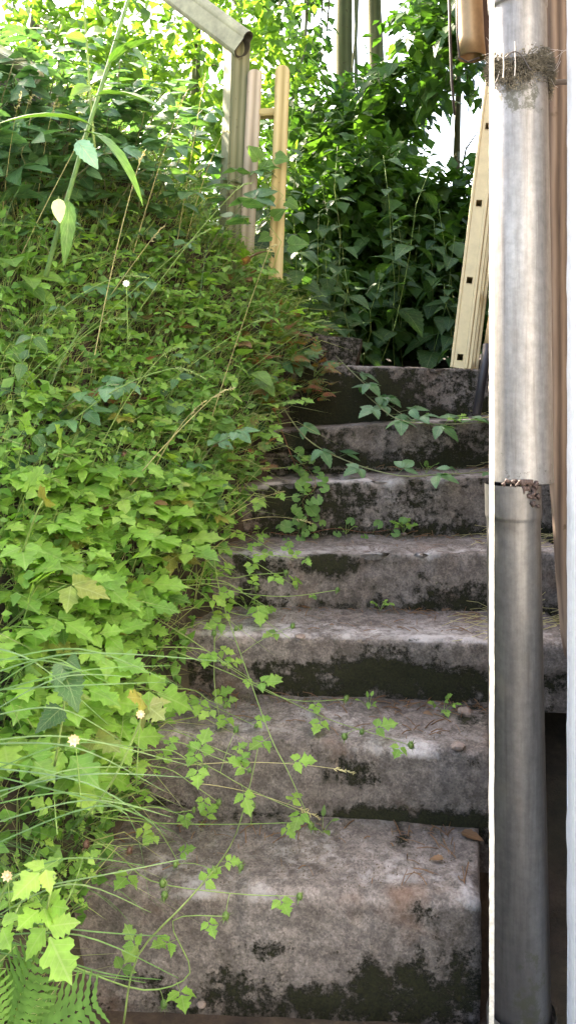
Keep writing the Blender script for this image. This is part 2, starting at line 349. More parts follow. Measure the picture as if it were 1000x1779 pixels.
def step(i):
    d, z = ND[i], NZ_[i]
    xr = (.372, .452)[i] if i < 2 else .75 + .055 * (i - 2)
    xl = XL(d) - .30
    x_ref = (840 - 500) / F * d
    zb = (NZ_[i - 1] if i else 0) - (.02 if i == 2 else .10)
    depth = (ND[i + 1] if i < 6 else d + .55) - d + .10
    rn = (.026, .02, .018, .016, .014, .014, .012)[i]
    prof = []                                                    # (offset behind nose, z, wear, moss row)
    for k in range(15): prof.append((depth * (1 - (k / 15) ** 1.0) + rn * 1.3 * (k / 15), z))
    for k in range(7):
        a = math.pi / 2 * k / 6; prof.append((rn * 1.3 - rn * 1.3 * math.sin(a), z - rn * (1 - math.cos(a))))
    for k in range(1, 17): prof.append((0.0 + .012 * k / 16, z - rn + (zb - z + rn) * k / 16))
    nxs = 84; vs = []; fs = []; wear = []; moss = []
    for j in range(nxs + 1):
        for q, (o, zz) in enumerate(prof):
            x = xl + (xr + (.24 * max(0, o - .03) if i < 2 else 0) - xl) * j / nxs
            y = d - (x - x_ref) * YAW[i] + o
            zz2 = zz + DZL[i] * (x_ref - x) / .6 * (1 if q < 26 else .5)
            P = V((x, y, zz2))
            n1 = noise.noise(P * 7 + V((i * 9, 0, 0))); n2 = noise.noise(P * 22); n3 = noise.noise(P * 60)
            amp = .005 * n1 + .004 * n2 + .002 * n3
            edge = 1 if 13 <= q <= 23 else 0
            if edge: amp -= max(0, noise.noise(V((x * 14, i * 5.3, .5))) - .22) * .045
            if q < 18: P.z += amp
            else: P.y -= amp
            if q >= 20: P.z += .2 * amp
            vs.append(P)
            t = q / (len(prof) - 1)
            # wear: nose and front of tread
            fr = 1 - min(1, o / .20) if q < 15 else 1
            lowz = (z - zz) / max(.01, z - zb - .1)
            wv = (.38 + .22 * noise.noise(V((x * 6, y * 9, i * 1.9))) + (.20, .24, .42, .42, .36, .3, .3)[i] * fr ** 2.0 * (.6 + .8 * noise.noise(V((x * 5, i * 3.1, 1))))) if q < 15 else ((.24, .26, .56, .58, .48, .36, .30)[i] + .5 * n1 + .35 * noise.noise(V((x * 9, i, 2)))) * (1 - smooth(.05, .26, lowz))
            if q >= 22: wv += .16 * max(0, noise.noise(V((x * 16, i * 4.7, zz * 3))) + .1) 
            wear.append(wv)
            ppx, ppy = 500 + P.x / P.y * F, H0 - (P.z - CZ) / P.y * F
            mv = (.05 if i < 4 else .24) + .22 * noise.noise(V((x * 5, y * 5 + zz * 5, i * 2.0))) + .26 * noise.noise(V((x * 13, i * 1.7, zz * 12))) + .22 * noise.noise(V((x * 34, i * 2.7, zz * 30)))
            for (cx, cy, rx_, ry_, st_) in MOSS[i]:
                e = ((ppx - cx) / rx_) ** 2 + ((ppy - cy) / ry_) ** 2
                if e < 4: mv += (.46 if i == 2 else .76) * st_ * math.exp(-e * .9)
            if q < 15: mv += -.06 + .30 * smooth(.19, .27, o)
            else: mv = (mv + .10) * smooth(-.03, .05, lowz) + .30 * smooth(.70, .98, lowz)  # risers set darker than treads all over, most at the foot
            moss.append(mv)
    n = len(prof)
    for j in range(nxs):
        for q in range(n - 1): fs.append((j * n + q, j * n + q + 1, (j + 1) * n + q + 1, (j + 1) * n + q))
    b = len(vs)                                                  # ends and back
    for j in (0, nxs):
        fs.append(tuple(range(j * n, j * n + n)) if j else tuple(range(n - 1, -1, -1)))
    vs = [v - stairs.location for v in vs]
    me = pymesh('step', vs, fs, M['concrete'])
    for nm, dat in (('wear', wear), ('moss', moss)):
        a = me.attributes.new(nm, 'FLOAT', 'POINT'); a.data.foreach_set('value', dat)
    return link('step', me, stairs)
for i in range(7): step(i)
def slab(name, label, cat, c0, c1, M_, seed):
    bm = bmesh.new(); bmesh.ops.create_cube(bm, size=1)
    bmesh.ops.subdivide_edges(bm, edges=bm.edges[:], cuts=9, use_grid_fill=True)
    for v in bm.verts:
        p = V([v.co[k] * (c1[k] - c0[k]) for k in range(3)])
        p += V((noise.noise(p * 9 + V((seed, 0, 0))), noise.noise(p * 9 + V((0, seed, 0))), noise.noise(p * 9 + V((0, 0, seed))))) * .012
        v.co = p
    me = bpy.data.meshes.new(name); bm.to_mesh(me); bm.free(); me.materials.append(M['concrete'])
    me.polygons.foreach_set('use_smooth', [False] * len(me.polygons))
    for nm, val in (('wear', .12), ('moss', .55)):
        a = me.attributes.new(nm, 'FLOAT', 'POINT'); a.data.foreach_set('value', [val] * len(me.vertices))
    o = link(name, me); o.location = V([(c0[k] + c1[k]) / 2 for k in range(3)]); o.rotation_euler = M_; return tag(o, label, cat)
slab('kerb_block', 'low mossy concrete kerb block above the top step, half buried by the bank', 'kerb',
     (-.06, 3.38, CZ + .02), (.30, 3.56, CZ + .245), (0, .16, -.15), 3)

# ------------------------------------------------------------------ house, board, lath
house = thing('house', 'house side wall in bright white render with a recess wall darkened as shade behind the downpipe', 'house', (.6, 1, 0))
def grid_wall(name, mt, x0, y0, x1, y1, z0, z1, nu, nv, amp, normal):
    vs, fs = [], []
    for j in range(nv + 1):
        for i in range(nu + 1):
            P = V((x0 + (x1 - x0) * i / nu, y0 + (y1 - y0) * i / nu, z0 + (z1 - z0) * j / nv))
            P += normal * amp * (noise.noise(P * 30) + .6 * noise.noise(P * 80)); vs.append(P - house.location)
    k = nu + 1
    fs = [(j * k + i, j * k + i + 1, (j + 1) * k + i + 1, (j + 1) * k + i) for j in range(nv) for i in range(nu)]
    return vs, fs
wx = at(984, 0, 1.40).x
mb = MB()
mb.add(grid_wall('', None, wx, -2.0, wx, 1.40, -.3, 4.2, 120, 160, .0022, V((-1, 0, 0))))
mb.add(grid_wall('', None, wx, 1.40, wx + .14, 1.40, -.3, 4.2, 8, 60, .002, V((0, 1, 0))))
mb.build('white_wall', M['render'], house, sm=True)
mb = MB(); mb.add(grid_wall('', None, wx + .14, 1.40, wx + .92, 5.2, -.3, 4.2, 60, 60, .008, V((-1, .1, 0))))
mb.add(grid_wall('', None, wx + .92, 5.2, 3.0, 5.2, -.3, 4.2, 20, 30, .008, V((0, 1, 0))))
mb.build('recess_wall', M['recesswall'], house)
# rough wall end built as a board, beside the pipe
bd = 1.80
board = thing('rough_wall_end', 'rough pinkish brown wall end built as an upright board between the zinc pipe and white wall', 'board', at(970, 1140, bd))
tops = [(949, -40), (1040, -40)]; prof = [(-60, 948, 1040), (300, 952, 1040), (600, 958, 1040), (840, 961, 1040), (900, 966, 1040), (1000, 972, 1040), (1110, 981, 1040), (1150, 988, 1040)]
vs, fs = [], []
rows = []
for a, b in zip(prof[:-1], prof[1:]):
    for k in range(8): rows.append(tuple(a[q] + (b[q] - a[q]) * k / 8 for q in range(3)))
rows.append(prof[-1])
for (py, l, r) in rows:
    for k in range(7):
        px = l + (r - l) * k / 6
        P = at(px, py, bd); P.x += .002 * noise.noise(P * 40) * (k == 0); P.y += .0025 * noise.noise(V((P.x * 90, 0, P.z * 12)))
        vs.append(P)
    P = at(l, py, bd); vs.append(P + V((.004, .045, 0)))
k = 8
for j in range(len(rows) - 1):
    for i in range(6): fs.append((j * k + i, j * k + i + 1, (j + 1) * k + i + 1, (j + 1) * k + i))
    fs.append((j * k + 7, j * k, (j + 1) * k, (j + 1) * k + 7))
link('wall_end_face', pymesh('wall_end_face', [v - board.location for v in vs], fs, M['board']), board)
# plastered lath
ld = 1.30
lath = MB(); rows = 150; ring = []
for j in range(rows + 1):
    py = -80 + (1900 + 80) * j / rows
    wob = noise.noise(V((0, 0, j * .13))) * .0013
    l = at(848.8, py, ld) + V((wob + noise.noise(V((j * .9, 0, 0))) * .0012, 0, 0)); r = at(857.5, py, ld) + V((wob * .6 + noise.noise(V((j * .8, 5, 0))) * .0005, 0, 0))
    ring += [l, r, r + V((0, .006, 0)), l + V((.0015, .006, 0))]
lf = []
for j in range(rows):
    for k in range(4): lf.append((j * 4 + k, j * 4 + (k + 1) % 4, (j + 1) * 4 + (k + 1) % 4, (j + 1) * 4 + k))
lf += [(3, 2, 1, 0), tuple(rows * 4 + k for k in range(4))]
o0 = at(853, 1700, ld)
lo = link('white_lath', pymesh('white_lath', [v - o0 for v in ring], lf, M['lath'], False)); lo.location = o0
tag(lo, 'thin white plaster-crusted lath standing upright along the downpipe', 'lath')

# ------------------------------------------------------------------ downpipe
pipe_base = at(908, 1765, 1.45)
dp = thing('downpipe', 'grey zinc downpipe in two offset lengths with a mossy bracket', 'downpipe', pipe_base)
def lathe(path, rfun, n=40):
    """path: list of (centre, radius, algae fn)"""
    vs, fs = [], []
    for (c, r) in path:
        for k in range(n):
            a = 2 * math.pi * k / n; vs.append(c + V((math.cos(a) * r, math.sin(a) * r, 0)))
    for i in range(len(path) - 1):
        for k in range(n): fs.append((i * n + k, i * n + (k + 1) % n, (i + 1) * n + (k + 1) % n, (i + 1) * n + k))
    return vs, fs
def pipe(name, d, spec, parent, algae, inner=True, skip=None, n=40, mt='zinc'):
    """spec rows: (pixel y, left x, right x)"""
    path = []; 
    for (py, l, r) in spec:
        a, b = at(l, py, d), at(r, py, d); path.append(((a + b) / 2, (b - a).length / 2))
    if inner: path += [(path[-1][0], path[-1][1] - .0025), (path[-2][0], path[-2][1] - .0025)]
    vs, fs = lathe(path, None, n)
    if skip: fs = [f for f in fs if not skip(sum((vs[i] for i in f), V()) / 4)]
    me = pymesh(name, [v - dp.location for v in vs], fs, M[mt])
    a = me.attributes.new('algae', 'FLOAT', 'POINT'); a.data.foreach_set('value', [algae(v) for v in vs])
    return link(name, me, parent)
def rowspec(keys, per=10):
    out = []
    for a, b in zip(keys[:-1], keys[1:]):
        for k in range(per): out.append(tuple(a[q] + (b[q] - a[q]) * k / per for q in range(3)))
    return out + [keys[-1]]
def px_of(v): return 500 + v.x / v.y * F, H0 - (v.z - CZ) / v.y * F
def alg_up(v):
    z = px_of(v)[1]; x = px_of(v)[0]
    return .55 * smooth(820, 832, z) * 0 + .42 * smooth(770, 830, z) + .75 * smooth(90, 130, z) * (1 - smooth(165, 240, z)) * (1 - .4 * smooth(0, 45, abs(x - 900))) + .0
def alg_lo(v):
    x, y = px_of(v)
    return .50 * smooth(1580, 1700, y) * smooth(870, 905, x) * (1 - smooth(935, 960, x)) + .12 * smooth(1640, 1780, y) + .02
up = pipe('upper_section', 1.45, rowspec([(-120, 846, 945), (16, 848, 948), (20, 851, 946), (100, 852, 948), (500, 853, 954), (790, 854, 957), (815, 853, 958), (836, 852, 959)]), dp, alg_up)
def torn(c):
    x, y = px_of(c); return c.y < 1.45 and x > 908 and y < 895 and (x - 908) > (y - 838) * .5
lowr = pipe('lower_section', 1.44, rowspec([(840, 842, 937), (896, 843, 938), (902, 845.5, 936), (1300, 849, 944), (1775, 855, 955)], 14), dp, alg_lo, skip=None, mt='dimzinc')
# wet dark rubbish caught in the torn mouth of the lower length
mb = MB()
for k in range(34):
    x = rnd(900, 934); y = 836 + rnd(0, 52) * (x - 898) / 36
    r = rnd(.002, .006); c = at(x, y, 1.395)
    a = c + V((rnd(-.01, .01), rnd(-.006, .012), rnd(-.014, .006)))
    mb.add(tube([c, (c + a) / 2 + V((rnd(-.003, .003), -.003, 0)), a], [r, r * .8, r * .2], 5))
for k in range(8):
    c = at(rnd(870, 900), rnd(830, 846), 1.40); mb.add(tube([c, c + V((rnd(-.01, .01), 0, rnd(-.008, .006)))], [.004, .002], 5))
mb.build('wet_leaf_clog', plain('wet_leaf_clog', (.05, .03, .025), .7, 0, .5), lowr, dp.location)
# socket at the foot
pipe('foot_collar', 1.44, rowspec([(1752, 848, 962), (1760, 846, 964), (1776, 846, 964), (1800, 848, 962)], 3), dp, lambda v: .5)
# bracket strap and tie rod
br = pipe('bracket', 1.45, rowspec([(118, 848.5, 951.5), (122, 848, 952), (136, 848, 952), (140, 848.5, 951.5)], 2), dp, lambda v: .9)
mb = MB(); mb.add(tube([at(944, 147, 1.45), at(968, 143, 1.50), at(1010, 141, 1.58)], .0055, 8)); mb.build('tie_rod', M['iron'], br, dp.location)
mb = MB()
for k in range(3):
    pass
hoop = [at(877 + 45 * t, 100 - 14 * math.sin(math.pi * min(1, t * 1.1)) + 22 * t * t, 1.385) for t in [i / 10 for i in range(11)]]
mb.add(tube(hoop, .0013, 5)); mb.build('wire_hoop', M['iron'], br, dp.location)
# moss cushion round the bracket: many short strands
mb = MB()
for k in range(4200):
    a = rnd(-math.pi, .35) if k % 6 else rnd(-.3, .9); py = R.gauss(132, 16) + 14 * math.sin(a * 3 + 1)
    if py < 100 or py > 178: continue
    cen = (at(848, py, 1.45) + at(950, py, 1.45)) / 2
    nrm = V((math.cos(a), math.sin(a), 0)); rr = .0525 + .006 * rnd(0, 1)
    p = cen + nrm * rr; l = rnd(.002, .009) * (1.2 - abs(py - 132) / 50)
    q = p + nrm * l * .8 + V((rnd(-1, 1), rnd(-.3, .3), rnd(-1.3, .6))) * l * .8
    mb.add(tube([p, q], [.0013, .0004], 3, False))
tag(mb.build('moss_cushion', M['moss'], br, dp.location), kind='stuff')
mb = MB()
for k in range(46):
    a0 = at(rnd(858, 965), rnd(70, 150), 1.39 + rnd(0, .05)); a1 = a0 + V((rnd(-.03, .05), rnd(-.005, .02), rnd(-.02, .035)))
    md = (a0 + a1) / 2 - V((0, 0, .004)); mb.add(tube([a0, md, a1], .00032, 3, False))
for (x, y) in ((873, 75), (893, 72)):
    mb.add(tube([at(x, y, 1.395), at(x + 1, y + 42, 1.39), at(x, y + 60, 1.39)], .0009, 4, False))
tag(mb.build('cobweb', M['web'], br, dp.location), kind='stuff')

# ------------------------------------------------------------------ ladder, tool, copper pipe, cable
foot = at(798, 634, 3.16); foot.z = NZ_[6] + .004
ax = (at(851, 200, 3.16) - at(798, 634, 3.16)).normalized()
away = V((.30, 1, 0)).normalized(); away = (away - ax * away.dot(ax)).normalized(); side = ax.cross(away).normalized()
if side.x < 0: side = -side
ladder = thing('ladder', 'aluminium ladder standing on the top step and leaning behind the white lath', 'ladder', foot)
LM = Matrix((side, away, ax)).transposed()
def lad(c0, c1, bev=.0015): return boxm(c0, c1, LM, bev, 1)
LN = 3.3
for s, y0 in ((0, 0.0), (1, .40)):
    mb = MB()
    holes = [.022 + .305 * k for k in range(11)]
    X0, X1 = -.038, .034
    z = 0.0
    f = .030 if s == 0 else 0
    # web split round the square rung mouths so that they are real openings
    hw = .0125
    prev = 0
    for h in holes:
        mb.add(lad((X0 + .012, y0, prev), (X1 - .018, y0 + .003, h - hw + 0.02), 0)); prev = h + hw + 0.02
        mb.add(lad((X0 + .012, y0, h - hw + .02), (-hw - .004, y0 + .003, h + hw + .02), 0))
        mb.add(lad((hw - .004, y0, h - hw + .02), (X1 - .018, y0 + .003, h + hw + .02), 0))
    mb.add(lad((X0 + .012, y0, prev), (X1 - .018, y0 + .003, LN), 0))
    mb.add(lad((X0, y0 - .003, 0), (X0 + .0115, y0 + .024, LN), .002)); mb.add(lad((X1 - .0175, y0 - .003, 0), (X1 - .0045, y0 + .024, LN), .002))
    mb.add(lad((X1 - .004, y0 + .003, 0), (X1 + .010, y0 + .020, LN), .002))
    rl = mb.build('rail', M['alu'], ladder, sm=False)
    rl.location = (0, 0, 0)
for k in range(11):
    h = .022 + .305 * k + .02; hw = .0135
    mb = MB()
    for (a, b) in (((-hw - .004, -.002, h - hw), (-hw - .002, .402, h + hw)), ((hw - .006, -.002, h - hw), (hw - .004, .402, h + hw)), ((-hw - .004, -.002, h - hw - .002), (hw - .004, .402, h - hw)), ((-hw - .004, -.002, h + hw), (hw - .004, .402, h + hw + .002))):
        mb.add(lad(a, b, 0))
    rg = mb.build('rung', M['alu'], ladder, sm=False)
t0 = at(827, 734, 2.98); t0.z = NZ_[5] + .012; t1 = at(853, 560, 3.06); t2 = at(868, 470, 3.10)
tool = thing('garden_tool', 'garden tool with pale wooden handle and black lower sleeve leaning behind the lath', 'garden tool', t0)
mb = MB(); mb.add(tube([t0, t0 + (t1 - t0) * .55, t1 - (t1 - t0) * .25], [.016, .017, .019], 10)); mb.build('sleeve', M['black'], tool, t0)
mb = MB(); mb.add(tube([t0 + (t1 - t0) * .74, t1, t2], [.015, .015, .014], 10)); mb.build('handle', M['handle'], tool, t0)
cp0 = at(819, 100, 2.5)
cpt = thing('copper_pipe', 'brown copper rain pipe with open lower end hanging above the ladder', 'pipe', cp0)
mb = MB(); top = at(806, -160, 2.5)
path = [(top + (cp0 - top) * t, .0405) for t in [i / 8 for i in range(9)]]; path[-1] = (path[-1][0], .043)
path += [(path[-1][0], .037), (path[-2][0], .037)]
mb.add(lathe(path, None, 28)); mb.build('pipe_wall', M['copper'], cpt, cp0)
mb = MB(); tp = at(842, -160, 2.56); bt = at(846, 95, 2.56)
mb.add(boxm(bt + V((-.025, 0, 0)), tp + V((.035, .05, 0)), None, .004, 1)); mb.build('back_board', plain('dark_brown_board', (.06, .035, .025), .9), cpt, cp0, False)
def cable(name, pts, r, label):
    o = pts[0]; mb = MB(); mb.add(tube(pts, r, 6)); c = mb.build(name, M['iron'], None, o); c.location = o; tag(c, label, 'cable')
cable('thin_cable', [at(778, -60, 2.6), at(781, 60, 2.6), at(784, 140, 2.6), at(789, 200, 2.62)], .0045, 'thin dark cable hanging down past the leaves near the copper pipe')
cable('looped_cable', [at(792, -60, 2.45), at(793, 50, 2.45), at(797, 100, 2.45), at(812, 108, 2.45), at(832, 100, 2.45)], .003, 'thin dark cable looped under the end of the copper pipe')

# ------------------------------------------------------------------ handrail post, rail, gate
def prism(name, mt, p0, p1, wx_, wy, parent, off, bev=.006, tip=0.0, yaw=0.0):
    """upright timber with its axis from p0 to p1; tip > 0 rounds the head"""
    a = (p1 - p0); ln = a.length; a.normalize()
    x = V((math.cos(yaw), math.sin(yaw), 0)); x = (x - a * x.dot(a)).normalized(); y = a.cross(x)
    Mx = Matrix((x, y, a)).transposed().to_4x4(); Mx.translation = p0 - off
    bm = bmesh.new()
    outl = [(-1, 0)] ; zz = [0]
    n = 9
    pts = [(-wx_ / 2, 0)]
    if tip:
        for k in range(n + 1):
            an = math.pi - math.pi * k / n; pts.append((math.cos(an) * wx_ / 2, ln - tip + math.sin(an) * tip))
    else: pts += [(-wx_ / 2, ln), (wx_ / 2, ln)]
    pts.append((wx_ / 2, 0))
    f = [bm.verts.new((px, -wy / 2, pz)) for px, pz in pts]
    fc = bm.faces.new(f); r = bmesh.ops.extrude_face_region(bm, geom=[fc])
    for v in r['geom']:
        if isinstance(v, bmesh.types.BMVert): v.co.y = wy / 2
    bmesh.ops.recalc_face_normals(bm, faces=bm.faces[:])
    es = [e for e in bm.edges if abs(e.verts[0].co.y - e.verts[1].co.y) < 1e-6]
    es += [e for e in bm.edges if abs(e.verts[0].co.z - e.verts[1].co.z) < 1e-6 and not tip]
    bmesh.ops.bevel(bm, geom=list(set(es)), offset=bev, segments=2, affect='EDGES')
    me = bpy.data.meshes.new(name); bm.to_mesh(me); bm.free(); me.materials.append(mt)
    o = link(name, me, parent); o.matrix_local = Mx; return o
fd = 3.5
hb = at(400, 470, fd)
hr = thing('handrail', 'grey green square post carrying a pale weathered sloping handrail', 'handrail', hb)
prism('post', M['post'], hb, at(413, 60, fd), .088, .088, hr, hb, .006, 0, .5)
e0 = at(423, 80, fd - .07); e1 = at(190, -95, fd + .45)
axr = (e0 - e1).normalized(); sx = axr.cross(V((0, 0, 1))).normalized(); uz = sx.cross(axr)
# rail profile: a round upper lip and a wider half-round body with a groove between, hollow at the end
prf = []
for k in range(13):
    an = math.radians(-30 + 240 * k / 12); prf.append((math.cos(an) * .026, .040 + math.sin(an) * .026))
for k in range(13):
    an = math.radians(130 + 200 * k / 12); prf.append((math.cos(an) * .040, -.012 + math.sin(an) * .042))
def railmesh(scale, a, b, close):
    vs = []; n = len(prf)
    for p in (a, b):
        for (u, v_) in prf: vs.append(p + sx * u * scale + uz * v_ * scale)
    fs = [(k, (k + 1) % n, n + (k + 1) % n, n + k) for k in range(n)]
    if close: fs.append(tuple(range(n, 2 * n)))
    return vs, fs
mb = MB(); mb.add(railmesh(1, e0, e1, True)); rr_ = mb.build('rail', plain('weathered_rail', (.27, .265, .17), .8, 0, .35, 14, .4, .003), hr, hb, False)
mb = MB()
vs = [e0 + sx * u + uz * v_ for u, v_ in prf] + [e0 + sx * u * .80 + uz * (v_ * .85) for u, v_ in prf] + [e0 - axr * .05 + sx * u * .78 + uz * (v_ * .83) for u, v_ in prf]
n = len(prf); fs = []
for q in range(2): fs += [(q * n + k, q * n + (k + 1) % n, (q + 1) * n + (k + 1) % n, (q + 1) * n + k) for k in range(n)]
fs.append(tuple(range(2 * n, 3 * n)))
mb.add((vs, fs)); mb.build('rail_end', plain('dark_rail_end', (.035, .032, .022), .9), rr_, hb)
gb = at(455, 480, 3.45)
gate = thing('picket_gate', 'remnant of a picket gate with two round topped pickets beside the post', 'gate', gb)
o = prism('picket', M['picket_pink'], at(427, 470, 3.47), at(443, 121, 3.47), .062, .026, gate, gb, .006, .026, .1); o['label'] = 'pinkish weathered picket'
o = prism('picket', M['picket_yellow'], at(478, 485, 3.40), at(491, 114, 3.40), .060, .030, gate, gb, .007, .028, .1); o['label'] = 'yellow picket with clear grain'
mb = MB()
c0 = at(440, 199, 3.50); c1 = at(495, 196, 3.47)
o = prism('crossbar', M['picket_yellow'], c0, c1, .060, .030, gate, gb, .004, 0, 1.5)
pl0 = at(-60, 60, 2.75); pl1 = at(72, 134, 2.65)
pk = thing('fallen_plank', 'weathered plank lying on the bank top among sunlit leaves', 'plank', pl0)
o = prism('plank_board', M['rail'], pl0, pl1, .030, .06, pk, pl0, .004, 0, 0)

# ------------------------------------------------------------------ leaf shapes
def blade_leaf(wf, ln=1.0, n=10, fold=.25, droop=.25, cup=0.0, lobes=False):
    """wf(t)->half width. Base at the origin, tip at +Y, upper side +Z. Returns verts, faces, uv"""
    vs, fs, uv = [], [], []
    for i in range(n + 1):
        t = i / n; w_ = wf(t); y = t * ln; z = -droop * t * t * ln + cup * t * (1 - t)
        for s in (-1, 0, 1):
            vs.append(V((s * w_, y - (abs(s) * w_ * .0), z + abs(s) * w_ * fold))); uv.append((.5 + .5 * s, t))
    for i in range(n):
        for k in range(2): fs.append((i * 3 + k, i * 3 + k + 1, (i + 1) * 3 + k + 1, (i + 1) * 3 + k))
    return vs, fs, uv
def ovate(wd, n, tooth=.12, peak=.3, p2=1.0):
    def f(t):
        if t <= 0: return wd * .06
        if t >= 1: return 0.001
        b = (t / peak) ** .7 * math.exp((1 - (t / peak)) * .7) * (1 - t ** 4) ** .9 if t < 1 else 0
        k = round(t * n)
        return wd * max(.004, b * (1 + (tooth if k % 2 else -tooth)))
    return f
def poly_leaf(pts, fold=.2, droop=.2):
    pts = [(x * rnd(.85, 1.15) * 1.12, y) for x, y in pts]
    """right half outline (x,y) from base to tip; the sheet is ribbed to a midrib"""
    vs, fs, uv = [], [], []
    L_ = max(p[1] for p in pts)
    for i, (x, y) in enumerate(pts):
        ym = L_ * (i / (len(pts) - 1)) ** .9; t = max(0, y / L_); z = -droop * t * t
        for s in (-1, 0, 1):
            vs.append(V((s * x, y if s else ym, (z if s else -droop * (ym / L_) ** 2) + abs(s) * x * fold))); uv.append((.5 + s * x, t if s else ym / L_))
    for i in range(len(pts) - 1):
        for k in range(2): fs.append((i * 3 + k, i * 3 + k + 1, (i + 1) * 3 + k + 1, (i + 1) * 3 + k))
    return vs, fs, uv
lob3 = [(.02, 0), (.08, .12), (.20, .22), (.29, .27), (.41, .38), (.33, .41), (.35, .48), (.24, .50), (.19, .55), (.27, .62), (.31, .73), (.22, .73), (.20, .83), (.11, .85), (.07, .94), (0, 1.08)]
lob2 = [(.02, 0), (.12, .1), (.25, .18), (.37, .33), (.28, .37), (.35, .50), (.24, .53), (.28, .66), (.17, .70), (.14, .82), (.07, .88), (0, 1.02)]
def cmesh(name, pieces, mt, petiole=0.0, pr=.012):
    vs, fs, uv = [], [], []
    for (lv, lf_, lu), Mx in pieces:
        b = len(vs); vs += [Mx @ p for p in lv]; fs += [tuple(i + b for i in f) for f in lf_]; uv += lu
    if petiole:
        tv, tf = tube([V((0, -petiole, -.02)), V((0, 0, 0)), V((0, .25, .01))], [pr, pr, pr * .6], 3, False)
        b = len(vs); vs += tv; fs += [tuple(i + b for i in f) for f in tf]; uv += [(.5, .5)] * len(tv)
    return pymesh(name, vs, fs, mt, True, uv)
def xf(x=0, y=0, z=0, rz=0, s=1, rx=0, ry=0):
    return Matrix.Translation((x, y, z)) @ Matrix.Rotation(rz, 4, 'Z') @ Matrix.Rotation(ry, 4, 'Y') @ Matrix.Rotation(rx, 4, 'X') @ Matrix.Scale(s, 4)
LEAF = {}
def trifol(name, term, side, mt, s=.78, ang=1.15, pet=.5, tb=.22):
    out = []
    for q in range(3):
        t = term(); a = side(); b = side()
        pcs = [(t, xf(0, tb, 0, rnd(-.15, .15), 1, rnd(-.25, .1))), (a, xf(.03, .14, 0, -ang + rnd(-.15, .15), s, rnd(-.3, .1), rnd(-.3, .3))), (b, xf(-.03, .14, 0, ang + rnd(-.15, .15), s, rnd(-.3, .1), rnd(-.3, .3)))]
        out.append(cmesh(name, pcs, mt, pet))
    return out
LEAF['avens'] = trifol('avens_leaf', lambda: poly_leaf(lob3, rnd(.05, .3), rnd(.1, .35)), lambda: poly_leaf(lob2, rnd(.05, .3), rnd(.1, .4)), M['avens'], .72, 1.1, .5, .36)
LEAF['yellow'] = trifol('yellow_avens_leaf', lambda: poly_leaf(lob3, rnd(.05, .3), rnd(.1, .35)), lambda: poly_leaf(lob2, rnd(.05, .3), rnd(.1, .4)), M['yellowleaf'])
LEAF['bramble'] = trifol('bramble_leaf', lambda: blade_leaf(ovate(.34, 12, .10, .38), 1, 12, rnd(.1, .3), rnd(.1, .35)), lambda: blade_leaf(ovate(.32, 12, .10, .38), 1, 12, rnd(.1, .3), rnd(.1, .35)), M['bramble'], .82, 1.2, .6)
def singles(key, fn, mt, pet=.2, n=3):
    LEAF[key] = [cmesh(key + '_leaf', [(fn(), Matrix.Identity(4))], mt, pet) for _ in range(n)]
singles('nettle', lambda: blade_leaf(ovate(.36, 16, .13, .30), 1, 16, rnd(.1, .3), rnd(.15, .4)), M['nettle'], .25)
singles('herb', lambda: blade_leaf(ovate(.25, 8, .03, .4), 1, 8, rnd(.15, .4), rnd(.1, .4)), M['herb'], .2)
singles('wide', lambda: blade_leaf(ovate(.36, 10, .06, .36), 1, 10, rnd(.1, .3), rnd(.1, .4)), M['tree'], .2)
singles('sunny', lambda: blade_leaf(ovate(.34, 10, .06, .36), 1, 10, rnd(.1, .3), rnd(.1, .4)), M['sunny'], .2)
singles('dock', lambda: blade_leaf(ovate(.14, 10, .05, .45), 1, 14, rnd(.2, .4), rnd(.3, .7)), M['dockleaf'], .08)
singles('pale', lambda: blade_leaf(ovate(.30, 8, .03, .4), 1, 8, .2, .2), M['paleleaf'], .1, 1)
singles('grey', lambda: blade_leaf(ovate(.30, 14, .08, .38), 1, 14, .2, .25), M['grey_leaf'], .1, 1)
singles('dead', lambda: blade_leaf(ovate(.28, 8, .1, .4), 1, 8, rnd(.3, .7), rnd(-.5, .5)), M['dead'], .15)
def round_leaf(n=16):
    vs, fs, uv = [V((0, .45, -.05))], [], [(.5, .5)]
    for k in range(n + 1):
        a = math.radians(-90 + 22 + (360 - 44) * k / n); r = .5 * (1 + (.07 if k % 2 else -.05))
        vs.append(V((math.cos(a) * r, .5 + math.sin(a) * r, .05 * math.sin(k * 1.3)))); uv.append((.5 + .5 * math.cos(a), .5 + .5 * math.sin(a)))
    for k in range(n): fs.append((0, k + 1, k + 2))
    return vs, fs, uv
singles('round', round_leaf, M['ivy'], .6)
def heart(): return poly_leaf([(.02, .06), (.22, -.04), (.38, .06), (.44, .22), (.40, .4), (.29, .62), (.14, .84), (0, 1)], .18, .25)
singles('heart', heart, M['ivy'], .3)
def pinnate(wide=.16, prs=5, tooth=True):
    pcs = []
    for i in range(prs):
        t = .2 + .8 * i / prs; ln = .55 * (1 - t * .75)
        for s in (-1, 1):
            lf_ = blade_leaf(ovate(.22, 6, .35, .5), 1, 6, .1, .2)
            pcs.append((lf_, xf(0, t, 0, s * -.95, ln)))
    pcs.append((blade_leaf(ovate(.22, 6, .35, .5), 1, 6, .1, .2), xf(0, .9, 0, 0, .3)))
    return pcs
LEAF['robert'] = [cmesh('robert_leaf', pinnate(), M['robert'], .9, .012)]
